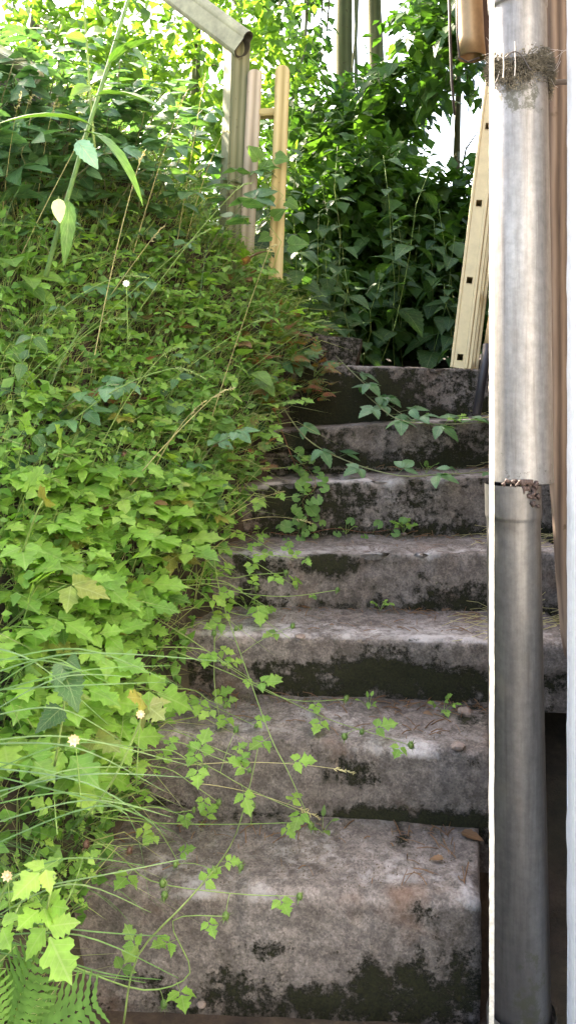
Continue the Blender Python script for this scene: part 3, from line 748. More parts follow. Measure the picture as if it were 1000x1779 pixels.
def frond(n=11):
    pcs = []
    for i in range(n):
        t = .10 + .88 * i / n; ln = .36 * math.sin(math.pi * min(1, (1 - t) * .95 + .08)) ** .7 * (1 if t > .2 else .8)
        for s in (-1, 1):
            m_ = 8
            lf_ = blade_leaf(lambda u: .155 * (1 - u) ** .6 * (1.25 if round(u * m_) % 2 else .6) + .002, 1, m_, .1, .15)
            pcs.append((lf_, xf(0, t, -.18 * t * t, s * -1.25, ln, -.15)))
    return pcs
LEAF['frond'] = [cmesh('fern_frond', frond(), M['fern'], .25, .012)]

def orient(d, up):
    y = V(d).normalized(); z = V(up); z = z - y * z.dot(y)
    if z.length < 1e-4: z = V((.1, .2, 1)) - y * y.z
    z.normalize(); x = y.cross(z)
    return Matrix((x, y, z)).transposed().to_4x4()
def put_leaf(root, key, pos, d, up, size, name='leaf'):
    o = link(name, R.choice(LEAF[key]), root)
    m = orient(d, up) @ Matrix.Scale(size, 4); m.translation = V(pos) - root.location; o.matrix_local = m
    return o
REG = []
def reg(root, look, place, small=False):
    REG.append((root, look, place)); return root
def rv(s=1.0): return V((rnd(-1, 1), rnd(-1, 1), rnd(-1, 1))) * s
TOCAM = V((.15, -.75, .65))
def arc(p0, p1, sag, n=6, wob=.0):
    out = []
    for i in range(n + 1):
        t = i / n; p = p0.lerp(p1, t) + V((0, 0, sag * 4 * t * (1 - t))) + (rv(wob) if 0 < i < n else V())
        out.append(p)
    return out
def on(pts, t):
    f = t * (len(pts) - 1); i = min(int(f), len(pts) - 2); return pts[i].lerp(pts[i + 1], f - i), (pts[i + 1] - pts[i]).normalized()
def stem(root, pts, r0, r1, mt='stem', n=4):
    k = len(pts) - 1
    mb = MB(); mb.add(tube(pts, [r0 + (r1 - r0) * i / k for i in range(k + 1)], n))
    return mb.build('stem', M[mt], root, root.location)
def bur(root, p, r=.008, mt='bur'):
    mb = MB(); c = p
    for k in range(30):
        d = rv().normalized(); a = d.cross(V((.3, .5, .8))).normalized() * r * .16
        b = len(mb.v); mb.v += [c + a + d * r * .2, c - a + d * r * .2, c + d * r * rnd(1.2, 1.7)]; mb.f.append((b, b + 1, b + 2))
    tv, tf = tube([c + V((0, 0, -r * .6)), c + V((0, 0, -r * .2)), c + V((0, 0, r * .3)), c + V((0, 0, r * .7))], [r * .3, r * .62, r * .62, r * .3], 6)
    mb.add((tv, tf)); return mb.build('bur', M[mt], root, root.location)

# ------------------------------------------------------------------ plant builders
def upright(base, ln, lean, key, size, pairs, name, label, cat, group, mt='stem', r=.003, spread=.9, tip=True, face=.6, droop=.25):
    root = thing(name, label, cat, base, group)
    top = base + lean.normalized() * ln
    pts = arc(base - lean * .01, top, 0, 5, ln * .03); stem(root, pts, r, r * .45, mt)
    ph = rnd(0, 3)
    for i in range(pairs):
        t = .18 + .8 * i / max(1, pairs - 1); p, d = on(pts, min(t, .995)); ph += 1.57 + rnd(-.3, .3)
        a = d.cross(V((.2, .9, .3))).normalized(); b = d.cross(a)
        for s in (1, -1):
            o = a * math.cos(ph) * s + b * math.sin(ph) * s
            sz = size * (1.1 - .6 * t) * rnd(.55, 1.2)
            dr = (o * spread + d * .1 + V((0, 0, -droop)) + rv(.25) + V((.1, -.25, 0)))
            put_leaf(root, key, p + dr.normalized() * sz * .18, dr, d * .5 + V((0, 0, .6)) + TOCAM * face + rv(.25), sz)
    return root
def rosette(base, N, key, size, n, name, label, cat, group, rise=.12, out=None, yellow=0, key2='yellow', petr=.0016):
    root = thing(name, label, cat, base, group)
    mb = MB(); lv = []
    for i in range(n):
        a = 2 * math.pi * i / n + rnd(-.4, .4); fl = V((math.cos(a), math.sin(a), 0))
        d = (fl * rnd(.5, 1.0) + N * rnd(.6, 1.3) + (out or V()) * rnd(.2, .9)).normalized()
        l = rise * rnd(.6, 1.5); p1 = base + d * l; mid = base + d * l * .5 + V((0, 0, l * .08))
        mb.add(tube([base, mid, p1], [petr, petr, petr * .8], 3, False)); lv.append((p1, d))
    mb.build('stem', M['stem'], root, base)
    for i, (p, d) in enumerate(lv):
        dd = d + V((0, 0, -.55)) + rv(.25)
        put_leaf(root, key2 if rnd(0, 1) < yellow else key, p, dd, V((0, 0, .7)) + N * .3 + TOCAM * .55 + rv(.3), size * rnd(.7, 1.25))
    return root
def vine(pts, key, size, step_, name, label, cat, group=None, r=.0025, mt='cane', up=V((0, -.2, 1)), alt=True, petd=None):
    base = pts[0]; root = thing(name, label, cat, base, group)
    stem(root, pts, r, r * .5, mt, 5)
    ln = sum((pts[i + 1] - pts[i]).length for i in range(len(pts) - 1)); n = max(2, int(ln / step_)); s = 1
    for i in range(n):
        p, d = on(pts, min(.995, (i + .6) / n)); s = -s
        sd = d.cross(up).normalized() * s
        dr = sd * rnd(.5, 1) + d * rnd(.1, .6) + up * rnd(.05, .4)
        sz = size * rnd(.75, 1.2)
        put_leaf(root, key, p + dr.normalized() * sz * .45, dr + V((0, 0, -.15)), up + TOCAM * .4 + rv(.25), sz)
    return root
def grass(base, n, ln, lean, name, label, group, mt='blade', w0=.0028, cat='grass tuft', spread=.5):
    mb = MB()
    for i in range(n):
        b = base + V((rnd(-.03, .03), rnd(-.03, .03), 0)); l = ln * rnd(.5, 1.15)
        d = (lean + rv(spread)).normalized(); d.z = abs(d.z); sd = V((rnd(-1, 1), rnd(-.4, .4), 0)).normalized(); g = rnd(.35, 1.0)
        prev = None; wv = w0 * rnd(.6, 1.3); p = b.copy(); dd = d.copy()
        for k in range(7):
            t = k / 6; ww = wv * (1 - t) ** .7 + .0002
            i0 = len(mb.v); mb.v += [p - sd * ww, p + sd * ww]
            if k: mb.f.append((i0 - 2, i0 - 1, i0 + 1, i0))
            dd = (dd + V((lean.x * .12, lean.y * .12, -.28 * g))).normalized(); p = p + dd * l / 6
    root = thing(name, label, cat, base, group)
    tag(mb.build('blades', M[mt], root, base), kind='stuff'); return root
def grass_stalk(p0, p1, sag, label, group=None, mt='straw', head=.11, r=.0011, nod=.04, dense=26):
    root = thing('grass_stalk', label, 'grass stalk', p0, group)
    pts = arc(p0, p1, sag, 8); e, d = on(pts, .999)
    pts += [e + d * head * .5 + V((0, 0, -nod * .3)), e + d * head + V((0, 0, -nod))]
    stem(root, pts, r, r * .4, mt, 4)
    mb = MB(); hp = [pts[-3], pts[-2], pts[-1]]
    for k in range(dense):
        t = k / dense; p, d2 = on(hp, t); q = p + (d2 * .7 + rv(.55)).normalized() * rnd(.006, .013) * (1.15 - t * .6)
        mb.add(tube([p, p.lerp(q, .6), q], [.0004, .0012, .0002], 4, False))
    h = mb.build('seed_head', M[mt], root, root.location); return root

# ------------------------------------------------------------------ undergrowth mass and leaf litter on the bank (uncountable)
def small_leaf(mb, p, d, up, s, wd=.32):
    Mx = orient(d, up); b = len(mb.v)
    for (x, y, z) in ((0, 0, 0), (-wd, .4, .08), (0, .45, -.02), (wd, .4, .08), (0, 1, -.12)):
        mb.v.append(p + (Mx.to_3x3() @ V((x, y, z))) * s)
    mb.f += [(b, b + 2, b + 1), (b, b + 3, b + 2), (b + 1, b + 2, b + 4), (b + 2, b + 3, b + 4)]
mb = MB(); cnt = 0
while cnt < 26000:
    y = rnd(.7, 5.0); u = rnd(0, 1) ** 1.3 * 2.2; x = XL(min(y, 4.2)) - u
    if x < -.62 * y - .5: continue
    N = Tn(x, y); h = rnd(0, .14) * min(1, .35 + u * 3); p = V((x, y, T(x, y))) + N * h
    if u < .06 and h > .04: continue
    d = rv() + N * .5; small_leaf(mb, p, d, N + TOCAM * .5 + rv(.6), rnd(.016, .042)); cnt += 1
tag(mb.build('undergrowth', M['undergrowth']), kind='stuff')
mb = MB(); cnt = 0
while cnt < 4800:
    y = rnd(.8, 3.6); u = rnd(0, 1.0); x = XL(y) - u
    if x < -.5 * y - .3: continue
    N = Tn(x, y); p = V((x, y, T(x, y))); l = rnd(.10, .34); d = (N + V((0, 0, .8)) + rv(.8)).normalized(); sd = rv().cross(d).normalized() * rnd(.0006, .0016)
    b = len(mb.v); q = p + d * l * .5; e = p + d * l + V((.05, -.05, -.35)) * l
    mb.v += [p - sd, p + sd, q - sd * .8, q + sd * .8, e]; mb.f += [(b, b + 1, b + 3, b + 2), (b + 2, b + 3, b + 4)]; cnt += 1
tag(mb.build('grass', M['finegrass']), kind='stuff')

exec_plants = True
# ------------------------------------------------------------------ bank plants
def zone(p):
    y = p.y
    i = min(range(7), key=lambda k: abs(ND[k] - y))
    return ('first', 'second', 'third', 'fourth', 'fifth', 'sixth', 'top')[i]
ORD = {'first': 'lowest step', 'second': 'second lowest step', 'third': 'third lowest step', 'fourth': 'middle step', 'fifth': 'third highest step', 'sixth': 'second highest step', 'top': 'top step'}
OUT = V((.75, -.45, .35))
# wood avens, lower bank
def scatter_px(n, x0, x1, y0, y1, mind, seed, dmin=.9, back=.01):
    rg = random.Random(seed); pts = []; tries = 0
    while len(pts) < n and tries < n * 40:
        tries += 1; px, py = rg.uniform(x0, x1), rg.uniform(y0, y1)
        if any((px - a) ** 2 + ((py - b) * 1.0) ** 2 < mind ** 2 for a, b, _ in pts): continue
        h = hit(px, py)
        if h is None or h.x > XL(h.y) - back or h.y < dmin: continue
        pts.append((px, py, h))
    return pts
BL = [(40, 110, 'below the fallen plank'), (185, 150, 'behind the tall thistle'), (150, 270, 'around the grey hanging thistle leaf'), (60, 250, 'below the plank on the outer bank'), (100, 390, 'around the whitish dried thistle leaf'), (280, 250, 'between thistle and handrail post'), (390, 250, 'against the handrail post'), (300, 390, 'below and before the handrail post'), (200, 440, 'above the small white flower'), (0, 400, 'on the outer bank by the thistle foot'), (240, 340, 'beside the leaning grass stalks')]
NL = [(790, 600, 'beside the ladder foot'), (570, 540, 'close behind the kerb block'), (490, 420, 'at the yellow picket foot'), (680, 590, 'behind the middle of the top step'), (640, 480, 'below the bushy tree'), (740, 470, 'between bushy tree and ladder'), (560, 440, 'beside the bindweed'), (680, 420, 'deep under the slim trees'), (420, 420, 'behind the handrail post')]
GL = [(95, 1640, 'beside the large drooping avens leaf'), (130, 1290, 'by the apricot flower head'), (260, 1260, 'below the bright yellow leaves'), (60, 1730, 'above the fern'), (210, 1680, 'against the lowest riser'), (50, 1510, 'near the brown burs'), (240, 1520, 'beside the nose of the lowest step'), (10, 1200, 'below the pale nettle'), (230, 1400, 'beside the second lowest riser'), (20, 1390, 'at the outer foot of the bank'), (150, 1430, 'in the middle of the lower grass')]
def near(px, py, lst): return min(lst, key=lambda l: (l[0] - px) ** 2 + (l[1] - py) ** 2)[2]
def band(h):
    u = XL(h.y) - h.x; return 'overhanging' if u < .16 else ('behind' if u < .40 else 'high above')
for (px, py, h) in scatter_px(56, -20, 330, 850, 1380, 27, 1, .9, .11):
    r_ = rosette(h, Tn(h.x, h.y), 'avens', rnd(.036, .078), R.randint(6, 9), 'avens_plant', None, 'plant', None, rnd(.06, .16), OUT, .06)
    reg(r_, 'bright green wood avens', band(h) + ' the ' + ORD[zone(h)])
for (px, py, h) in scatter_px(16, 0, 260, 1400, 1740, 34, 12, .8):
    r_ = upright(h, rnd(.06, .16), Tn(h.x, h.y) * .7 + V((.3, -.2, .7)) + rv(.3), 'avens', rnd(.016, .03), 3, 'avens_seedling', None, 'plant', None, r=.0012)
    reg(r_, 'small sparse avens seedling', near(px, py, GL))
for (px, py, h) in scatter_px(190, -20, 500, 410, 960, 19, 2, .9, .045):
    k = R.random()
    if k < .42:
        r_ = upright(h, rnd(.10, .26), Tn(h.x, h.y) * .7 + V((.1, -.2, .7)) + rv(.25), 'herb', rnd(.034, .070), R.randint(4, 6), 'leafy_herb', None, 'plant', None, r=.0018)
        reg(r_, 'small plain-leaved herb', band(h) + ' the ' + ORD[zone(h)])
    elif k < .82:
        r_ = rosette(h, Tn(h.x, h.y), 'avens', rnd(.026, .056), R.randint(6, 10), 'cranesbill_plant', None, 'plant', None, rnd(.06, .16), OUT, .02)
        reg(r_, 'low cut-leaved plant', band(h) + ' the ' + ORD[zone(h)])
    else:
        r_ = rosette(h, Tn(h.x, h.y), 'round', rnd(.025, .042), R.randint(7, 10), 'ground_ivy', None, 'plant', None, rnd(.04, .12), OUT)
        reg(r_, 'round-leaved ground ivy', band(h) + ' the ' + ORD[zone(h)])
for (px, py, h) in scatter_px(46, -10, 500, 440, 930, 42, 21):
    k = R.random(); N = Tn(h.x, h.y)
    if k < .30:
        r_ = upright(h, rnd(.16, .30), N * .8 + V((.15, -.3, .7)) + rv(.2), 'nettle', rnd(.05, .085), 4, 'nettle', None, 'nettle', None, r=.002, face=1.0, droop=.4); lk = 'young nettle with toothed leaves'
    elif k < .55:
        q = h + (N + V((rnd(-.5, .9), rnd(-.6, .1), rnd(0, .5)))).normalized() * rnd(.18, .34)
        r_ = vine(arc(h, q, .04, 6, .01), 'bramble', rnd(.05, .075), .05, 'bramble', None, 'bramble', None, .0022); lk = 'short leafy bramble shoot'
    elif k < .75:
        r_ = rosette(h, N, 'sunny', rnd(.06, .10), R.randint(5, 8), 'broad_leaved_weed', None, 'plant', None, rnd(.06, .14), OUT); lk = 'broad-leaved weed'
    elif k < .9:
        r_ = rosette(h, N, 'robert', rnd(.05, .08), R.randint(6, 9), 'herb_robert', None, 'plant', None, rnd(.06, .12), OUT, 0, petr=.0009); lk = 'reddish finely cut herb robert'
    else:
        r_ = rosette(h, N, 'dead', rnd(.04, .07), R.randint(4, 6), 'withered_plant', None, 'plant', None, rnd(.06, .12), OUT, 0); lk = 'brown withered plant'
    reg(r_, lk, band(h) + ' the ' + ORD[zone(h)])
for (px, py, h) in scatter_px(66, -30, 420, 130, 450, 26, 3):
    if px < 130 and py < 215: continue
    q = h + (Tn(h.x, h.y) + V((rnd(-.8, .8), rnd(-.6, .1), rnd(.2, .7)))).normalized() * rnd(.22, .46)
    r_ = vine(arc(h, q, rnd(.02, .10), 6, .01), 'bramble', rnd(.065, .105), .046, 'bramble', None, 'bramble', None, .003)
    reg(r_, 'dark bramble leaves', near(px, py, BL))
# nettles and leafy shrubs behind the steps
nett = []
rg = random.Random(8)
for k in range(36):
    for _ in range(60):
        y = rg.uniform(3.6, 5.0); x = rg.uniform(-.2, 1.0)
        if x > .25 * y - .10 or (y < 4.0 and x > .30): continue
        if all((x - a) ** 2 + (y - b) ** 2 > .012 for a, b in nett): break
    nett.append((x, y)); h = V((x, y, T(x, y)))
    r_ = upright(h, rg.uniform(.5, 1.15) * (1 if y > 4.2 else .62), V((rg.uniform(-.25, .25), -.14, 1)), 'nettle', rg.uniform(.10, .2), 8, 'nettle', None, 'nettle', None, r=.0028, face=rg.uniform(.2, .9), droop=rg.uniform(.1, .6))
    reg(r_, 'stinging nettle', near(500 + x / y * F, H0 - (h.z + .4 - CZ) / y * F, NL))
# ivy / bindweed climbing on the yellow picket
vine([at(470, 480, 3.33), at(488, 420, 3.33), at(460, 380, 3.34), at(492, 340, 3.35), at(450, 300, 3.36), at(470, 270, 3.36)], 'heart', .075, .06, 'bindweed', 'bindweed with heart shaped leaves climbing the yellow picket', 'climbing plant', None, .002, 'stem', V((.1, -1, .35)))

# ------------------------------------------------------------------ trees and hedge beyond
def tree(base, top, r0, crown, nleaf, nobj, key, label, group, mt, ls=.09, limbs=6, cat='tree', name='tree', facing=.45):
    """crown: list of (centre, radii, weight)"""
    root = thing(name, label, cat, base, group)
    mb = MB(); pts = arc(base, top, 0, 7, r0 * .5)
    mb.add(tube(pts, [r0 * (1 - .75 * i / 7) for i in range(8)], 9)); mb.build('trunk', M['bark'], root, base)
    for k in range(limbs):
        c = crown[k % len(crown)][0] + rv(.25); t = rnd(.25, .9); p, d = on(pts, t)
        mb = MB(); mb.add(tube(arc(p, c, rnd(-.1, .2), 5, .05), [r0 * .38, r0 * .3, r0 * .24, r0 * .17, r0 * .1, r0 * .05], 6)); mb.build('limb', M['bark'], root, base)
    wts = [c[2] for c in crown]
    mbl = MB(); spots = []
    # leaves hang in sprays
    n = 0
    while n < nleaf + nobj:
        c, rad, _ = R.choices(crown, wts)[0]
        v = rv()
        if v.length > 1: continue
        sp = c + V((v.x * rad[0], v.y * rad[1], v.z * rad[2])); sd = (rv() + V((0, -.1, -.1))).normalized()
        for k in range(7):
            p = sp + sd * (k * ls * .32) + rv(ls * .4)
            spots.append((p, sd + rv(.7) + V((0, 0, -.25)))); n += 1
    R.shuffle(spots); spots.sort(key=lambda s: s[0].y > c[1] if False else 0)
    vis = [s for s in spots if abs(s[0].x) < .37 * s[0].y and s[0].z - CZ < .5 * s[0].y]
    ch = set(id(s) for s in vis[:nobj])
    for s in spots:
        p, d = s; up = V((0, 0, 1)) + TOCAM * facing + rv(.5); sz = ls * rnd(.7, 1.25)
        if id(s) in ch: put_leaf(root, key, p, d, up, sz)
        else: small_leaf(mbl, p, d, up, sz, .34)
    if mbl.f: tag(mbl.build('crown', M[mt], root, base), kind='stuff')
    return root
def cl(px, py, d, rx, ry, rz, w_=1): return (at(px, py, d), (rx, ry, rz), w_)
def gnd(px, d): x = (px - 500) / F * d; return V((x, d, T(x, d) - .05))
tree(gnd(607, 7.2), at(604, -700, 7.2), .11, [cl(520, 60, 6.8, .26, .5, .6), cl(585, 225, 6.4, .5, .5, .34, 1.4), cl(430, -80, 6.8, .6, .8, .7), cl(600, -330, 7.4, 1.3, 1.2, .8, 1.6), cl(520, 260, 6.2, .5, .5, .4)], 2300, 190, 'wide', 'slim tree with bare dark trunk seen between the leaves, beside the picket gate', None, 'tree', .12)
tree(gnd(652, 7.8), at(650, -800, 7.8), .10, [cl(745, 50, 7.0, .30, .5, .5, 1.2), cl(650, 210, 6.6, .3, .5, .26, 1.1), cl(640, 260, 6.3, .5, .5, .35), cl(760, -140, 7.2, .9, .9, .6, 1.3), cl(700, -400, 8, 1.3, 1.2, .8, 1.6)], 2300, 190, 'wide', 'slim tree with pale green trunk, second from the picket gate', None, 'tree', .12)
tree(gnd(640, 5.7), at(632, 200, 5.6), .05, [cl(600, 330, 5.2, .42, .4, .42), cl(680, 420, 5.2, .45, .4, .5), cl(560, 430, 5.2, .4, .4, .45), cl(640, 350, 5.5, .35, .4, .3), cl(640, 540, 5.0, .5, .4, .4)], 4200, 240, 'wide', 'short bushy tree with dark leaves behind the nettles', None, 'tree', .125, name='bushy_tree')
tree(gnd(790, 6.2), at(800, -200, 6.0), .04, [cl(775, 50, 5.4, .24, .4, .36, 1.0), cl(780, 390, 5.6, .36, .4, .26, 1.3), cl(770, 450, 5.4, .45, .4, .5, 1.4), cl(700, 150, 5.8, .3, .4, .16, .6), cl(815, 170, 5.4, .12, .3, .10, .12), cl(830, 290, 5.4, .16, .3, .10, .2), cl(800, 580, 5.2, .45, .4, .5, 1.2), cl(730, -250, 6.0, .9, .9, .7)], 3600, 240, 'wide', 'tree with drooping leafy boughs beside the ladder and copper pipe', None, 'tree', .12)
tree(gnd(330, 5.6), at(360, -250, 5.6), .05, [cl(455, 60, 5.6, .34, .5, .5), cl(330, 120, 5.2, .5, .5, .45, 1.2), cl(250, 230, 4.6, .5, .4, .35), cl(400, 260, 4.9, .5, .4, .35), cl(360, -60, 5.4, .7, .6, .5)], 2300, 200, 'sunny', 'light green leafy shrub behind the handrail post', None, 'sunny', .085, name='leafy_shrub', cat='shrub')
tree(gnd(60, 5.2), at(60, -200, 5.2), .05, [cl(40, 60, 4.6, .45, .4, .35), cl(160, 130, 4.4, .45, .4, .3), cl(240, 20, 4.8, .4, .4, .35, .8), cl(100, -120, 5.2, .6, .5, .4, .8)], 1500, 200, 'sunny', 'sunlit shrub with bright leaves over the fallen plank', None, 'sunny', .085, name='leafy_shrub', cat='shrub')
# far green wood closing the view, with sky left open above
mb = MB(); cnt = 0
def wood_top(x):
    return 2.1 + .8 * noise.noise(V((x * .8, 0, 0))) + 1.3 * smooth(.9, -.3, x) + .5 * smooth(-.2, -.8, x) - 1.0 * smooth(1.2, 1.6, x) * smooth(2.4, 2.0, x) 
while cnt < 15000:
    x = rnd(-9, 9); y = rnd(9, 12); z = zs(9) - .1 + rnd(0, 1) ** 1.2 * wood_top(x * 10 / y)
    small_leaf(mb, V((x, y, z)), rv(), V((0, -.4, .8)) + rv(.5), rnd(.12, .22), .36); cnt += 1
tag(mb.build('far_wood', M['tree']), kind='stuff')

# ------------------------------------------------------------------ plants that reach out over the steps
def hs(x, y):
    z = T(x, y)
    if x > XL(min(y, 3.2)) - .05:
        for i in range(7):
            if y >= ND[i] and (i < 6 or y < 3.7): z = max(z, NZ_[i]) if x < 1.2 else z
    return z
def over(px, py, lift=.06):
    r = V(((px - 500) / F, 1, (H0 - py) / F)); d = .9
    while d < 6:
        p = r * d
        if CZ + p.z <= hs(p.x, p.y): break
        d += .01
    p = r * (d - lift); return V((p.x, p.y, CZ + p.z))
def P(lst, lift=.06): return [over(x, y, lift) for x, y in lst]
def sm(pts, k=4):
    out = []
    n = len(pts)
    for i in range(n - 1):
        p0, p1, p2, p3 = pts[max(0, i - 1)], pts[i], pts[i + 1], pts[min(n - 1, i + 2)]
        for j in range(k):
            t = j / k; out.append(.5 * ((2 * p1) + (p2 - p0) * t + (2 * p0 - 5 * p1 + 4 * p2 - p3) * t * t + (3 * p1 - p0 - 3 * p2 + p3) * t ** 3))
    return out + [pts[-1]]
def avens_stem(lst, burs, label, lift=.07, size=.034, step_=.13, r=.0016, mtb='bur'):
    pts = sm(P(lst, lift)); root = vine(pts, 'avens', size, step_, 'avens_sprig', label, 'plant', 'wiry wood avens stems', r, 'stem', V((0, -.4, 1)))
    for (bx, by) in burs:
        b = over(bx, by, lift); nr = min(pts, key=lambda q: (q - b).length)
        if (nr - b).length > .004: stem(root, arc(nr, b, .008, 4), .0008, .0006)
        bur(root, b, rnd(.0085, .0115), mtb)
    return root
avens_stem([(230, 1050), (330, 1110), (430, 1180), (560, 1245), (650, 1275), (713, 1295)], [(713, 1295), (628, 1272), (598, 1280)], 'wiry avens stem reaching furthest across the second lowest step with burs')
avens_stem([(330, 940), (390, 1000), (440, 998), (497, 995)], [(497, 995)], 'short avens stem with one bur against the middle riser')
avens_stem([(340, 1010), (420, 1030), (500, 1036), (585, 1025)], [(586, 1025)], 'thin straight avens stem with one bur below the middle step', .05, .02, .3)
avens_stem([(370, 960), (385, 1040), (430, 1170), (470, 1280), (500, 1340), (540, 1430)], [(418, 1090), (508, 1088), (540, 1435)], 'drooping avens stem hanging past two steps', .12, .036)
avens_stem([(80, 1330), (200, 1325), (330, 1320), (430, 1370), (520, 1410)], [(410, 1268)], 'avens stem crossing the second lowest riser with small leaves', .09, .04, .10)
avens_stem([(60, 1400), (180, 1420), (280, 1430), (400, 1432), (535, 1428)], [(440, 1400)], 'flat lying avens stem along the foot of the second lowest riser', .06, .03)
avens_stem([(215, 1779), (240, 1660), (330, 1560), (400, 1470), (430, 1380), (450, 1290)], [(305, 1502), (372, 1513), (418, 1507)], 'long pale avens stem rising from the ground across the lowest step', .10, .03, .2, .002)
avens_stem([(120, 1440), (200, 1480), (262, 1530), (400, 1552), (520, 1557)], [(283, 1535), (286, 1556), (392, 1592), (520, 1558)], 'avens stem with a cluster of green burs lying over the lowest nose', .06, .034, .13)
avens_stem([(130, 1680), (250, 1720), (330, 1690), (300, 1600), (392, 1592)], [(285, 1745)], 'avens stem bending low before the lowest riser', .10, .034, .10)
avens_stem([(300, 1130), (400, 1170), (500, 1215), (600, 1215)], [(601, 1214)], 'avens stem with a bur at the foot of the third lowest riser', .05, .024, .2)
avens_stem([(260, 1010), (330, 1020), (370, 1060), (372, 1180), (382, 1250)], [(372, 1100), (410, 1092)], 'thin hanging avens stem at the edge of the third lowest step', .12, .03, .15)
for (lst, bs, lb, k) in (([(100, 1450), (95, 1380), (100, 1300)], [(100, 1300)], 'upright avens stem with a brown bur among the lower grass', 'brownbur'), ([(150, 1400), (205, 1300), (215, 1235)], [(215, 1232)], 'upright avens stem with a dark brown bur near the yellow leaves', 'brownbur'),
                         ([(60, 1640), (120, 1560), (150, 1470)], [(150, 1468), (225, 1478)], 'avens stem with two brown burs above the large leaf', 'brownbur'), ([(20, 1600), (40, 1560), (48, 1525)], [(48, 1525)], 'short avens stem with a brown bur at the bank foot', 'brownbur'),
                         ([(190, 900), (205, 830), (215, 790)], [(215, 790), (60, 828)], 'slender avens stem with reddish burs on the middle of the bank', 'brownbur'), ([(230, 960), (130, 930), (125, 905)], [(128, 905), (330, 940)], 'avens stem with green burs above the lobed leaves', 'bur')):
    avens_stem(lst, bs, lb, .16, .03, .10, .0016, k)
rg3 = random.Random(31)
for k in range(20):
    y0 = rg3.uniform(800, 1420); xe = 415 - max(0, y0 - 930) * .30; x0 = xe - rg3.uniform(60, 150); ln_ = rg3.uniform(40, 130); dy = rg3.uniform(-30, 90)
    pts = sm(P([(x0, y0), (xe - 10, y0 + dy * .25 - 12), (xe + ln_ * .5, y0 + dy * .55), (xe + ln_, y0 + dy)], rg3.uniform(.05, .13)))
    r_ = vine(pts, 'avens', rg3.uniform(.022, .045), rg3.uniform(.06, .12), 'avens_sprig', None, 'plant', None, .0014, 'stem', V((0, -.4, 1)))
    if k % 2: bur(r_, pts[-1], rg3.uniform(.007, .01), 'bur' if k % 4 else 'brownbur')
    pz = pts[-1]; reg(r_, 'thin leafy avens sprig', 'reaching over the ' + ORD[zone(pz)])
for k, (px, py) in enumerate([(640, 1232), (770, 1238), (450, 935), (600, 928), (700, 926), (560, 1448), (430, 1058), (790, 735), (740, 822), (660, 1060)]):
    h = over(px, py, .006); r_ = rosette(h, V((0, -.3, 1)).normalized(), rg3.choice(['herb', 'avens', 'round']), rg3.uniform(.014, .026), rg3.randint(4, 6), 'small_weed', None, 'plant', None, .03, V((0, -.4, .3)), 0, petr=.0008)
    reg(r_, 'tiny weed seedling', 'on the tread below the ' + ORD[zone(h)])
# bramble canes trailing over the upper steps
vine(sm(P([(380, 580), (440, 640), (480, 690), (530, 760), (600, 800), (690, 826), (770, 824), (848, 820)], .05)), 'bramble', .066, .11, 'bramble_cane', 'long bramble cane trailing down to the third highest step', 'bramble', None, .0032)
vine(sm(P([(400, 520), (470, 560), (560, 620), (640, 690), (690, 728), (760, 737), (838, 734)], .05)), 'bramble', .066, .12, 'bramble_cane', 'long bramble cane trailing across the second highest step', 'bramble', None, .003)
vine(sm(P([(480, 520), (540, 575), (610, 645), (670, 700), (720, 733)], .06)), 'bramble', .066, .10, 'bramble_cane', 'shorter bramble cane slanting over the top riser', 'bramble', None, .0026)
vine(sm(P([(420, 560), (455, 650), (490, 750), (515, 815)], .05)), 'bramble', .04, .2, 'bramble_cane', 'bare reddish bramble runner hanging over the second highest riser', 'bramble', None, .002, 'redstem')
vine(sm(P([(470, 640), (540, 610), (600, 600), (640, 585)], .12)), 'bramble', .075, .07, 'bramble_cane', 'short leafy bramble shoot in front of the kerb block', 'bramble', None, .002)
# ground ivy hanging down the riser
vine(sm(P([(505, 795), (535, 815), (548, 845), (525, 870), (535, 900), (515, 925)], .03)), 'round', .036, .016, 'ground_ivy', 'ground ivy string with round leaves hanging down the third highest riser', 'plant', None, .0012, 'redstem', V((.1, -1, .45)))
vine(sm(P([(470, 925), (520, 930), (580, 918), (640, 925), (700, 915)], .02)), 'round', .030, .036, 'ground_ivy', 'ground ivy string creeping along the back of the middle tread', 'plant', None, .001, 'redstem', V((.1, -.7, .7)))
vine(sm(P([(405, 760), (420, 800), (430, 830), (410, 870)], .03)), 'round', .034, .03, 'ground_ivy', 'ground ivy string beside the second highest step on dark soil', 'plant', None, .001, 'redstem', V((.2, -.8, .6)))
for i, (px, py) in enumerate([(470, 565), (520, 600), (485, 640), (545, 655), (455, 720), (440, 690), (505, 690), (530, 705), (600, 565), (420, 640), (470, 600), (560, 600)]):
    h = over(px, py, .05)
    r_ = rosette(h, V((.3, -.5, .8)).normalized(), 'robert', rnd(.05, .08), R.randint(8, 11), 'herb_robert', None, 'plant', None, rnd(.05, .10), OUT, 0, petr=.0009)
    reg(r_, 'red and green herb robert', 'beside the top riser')
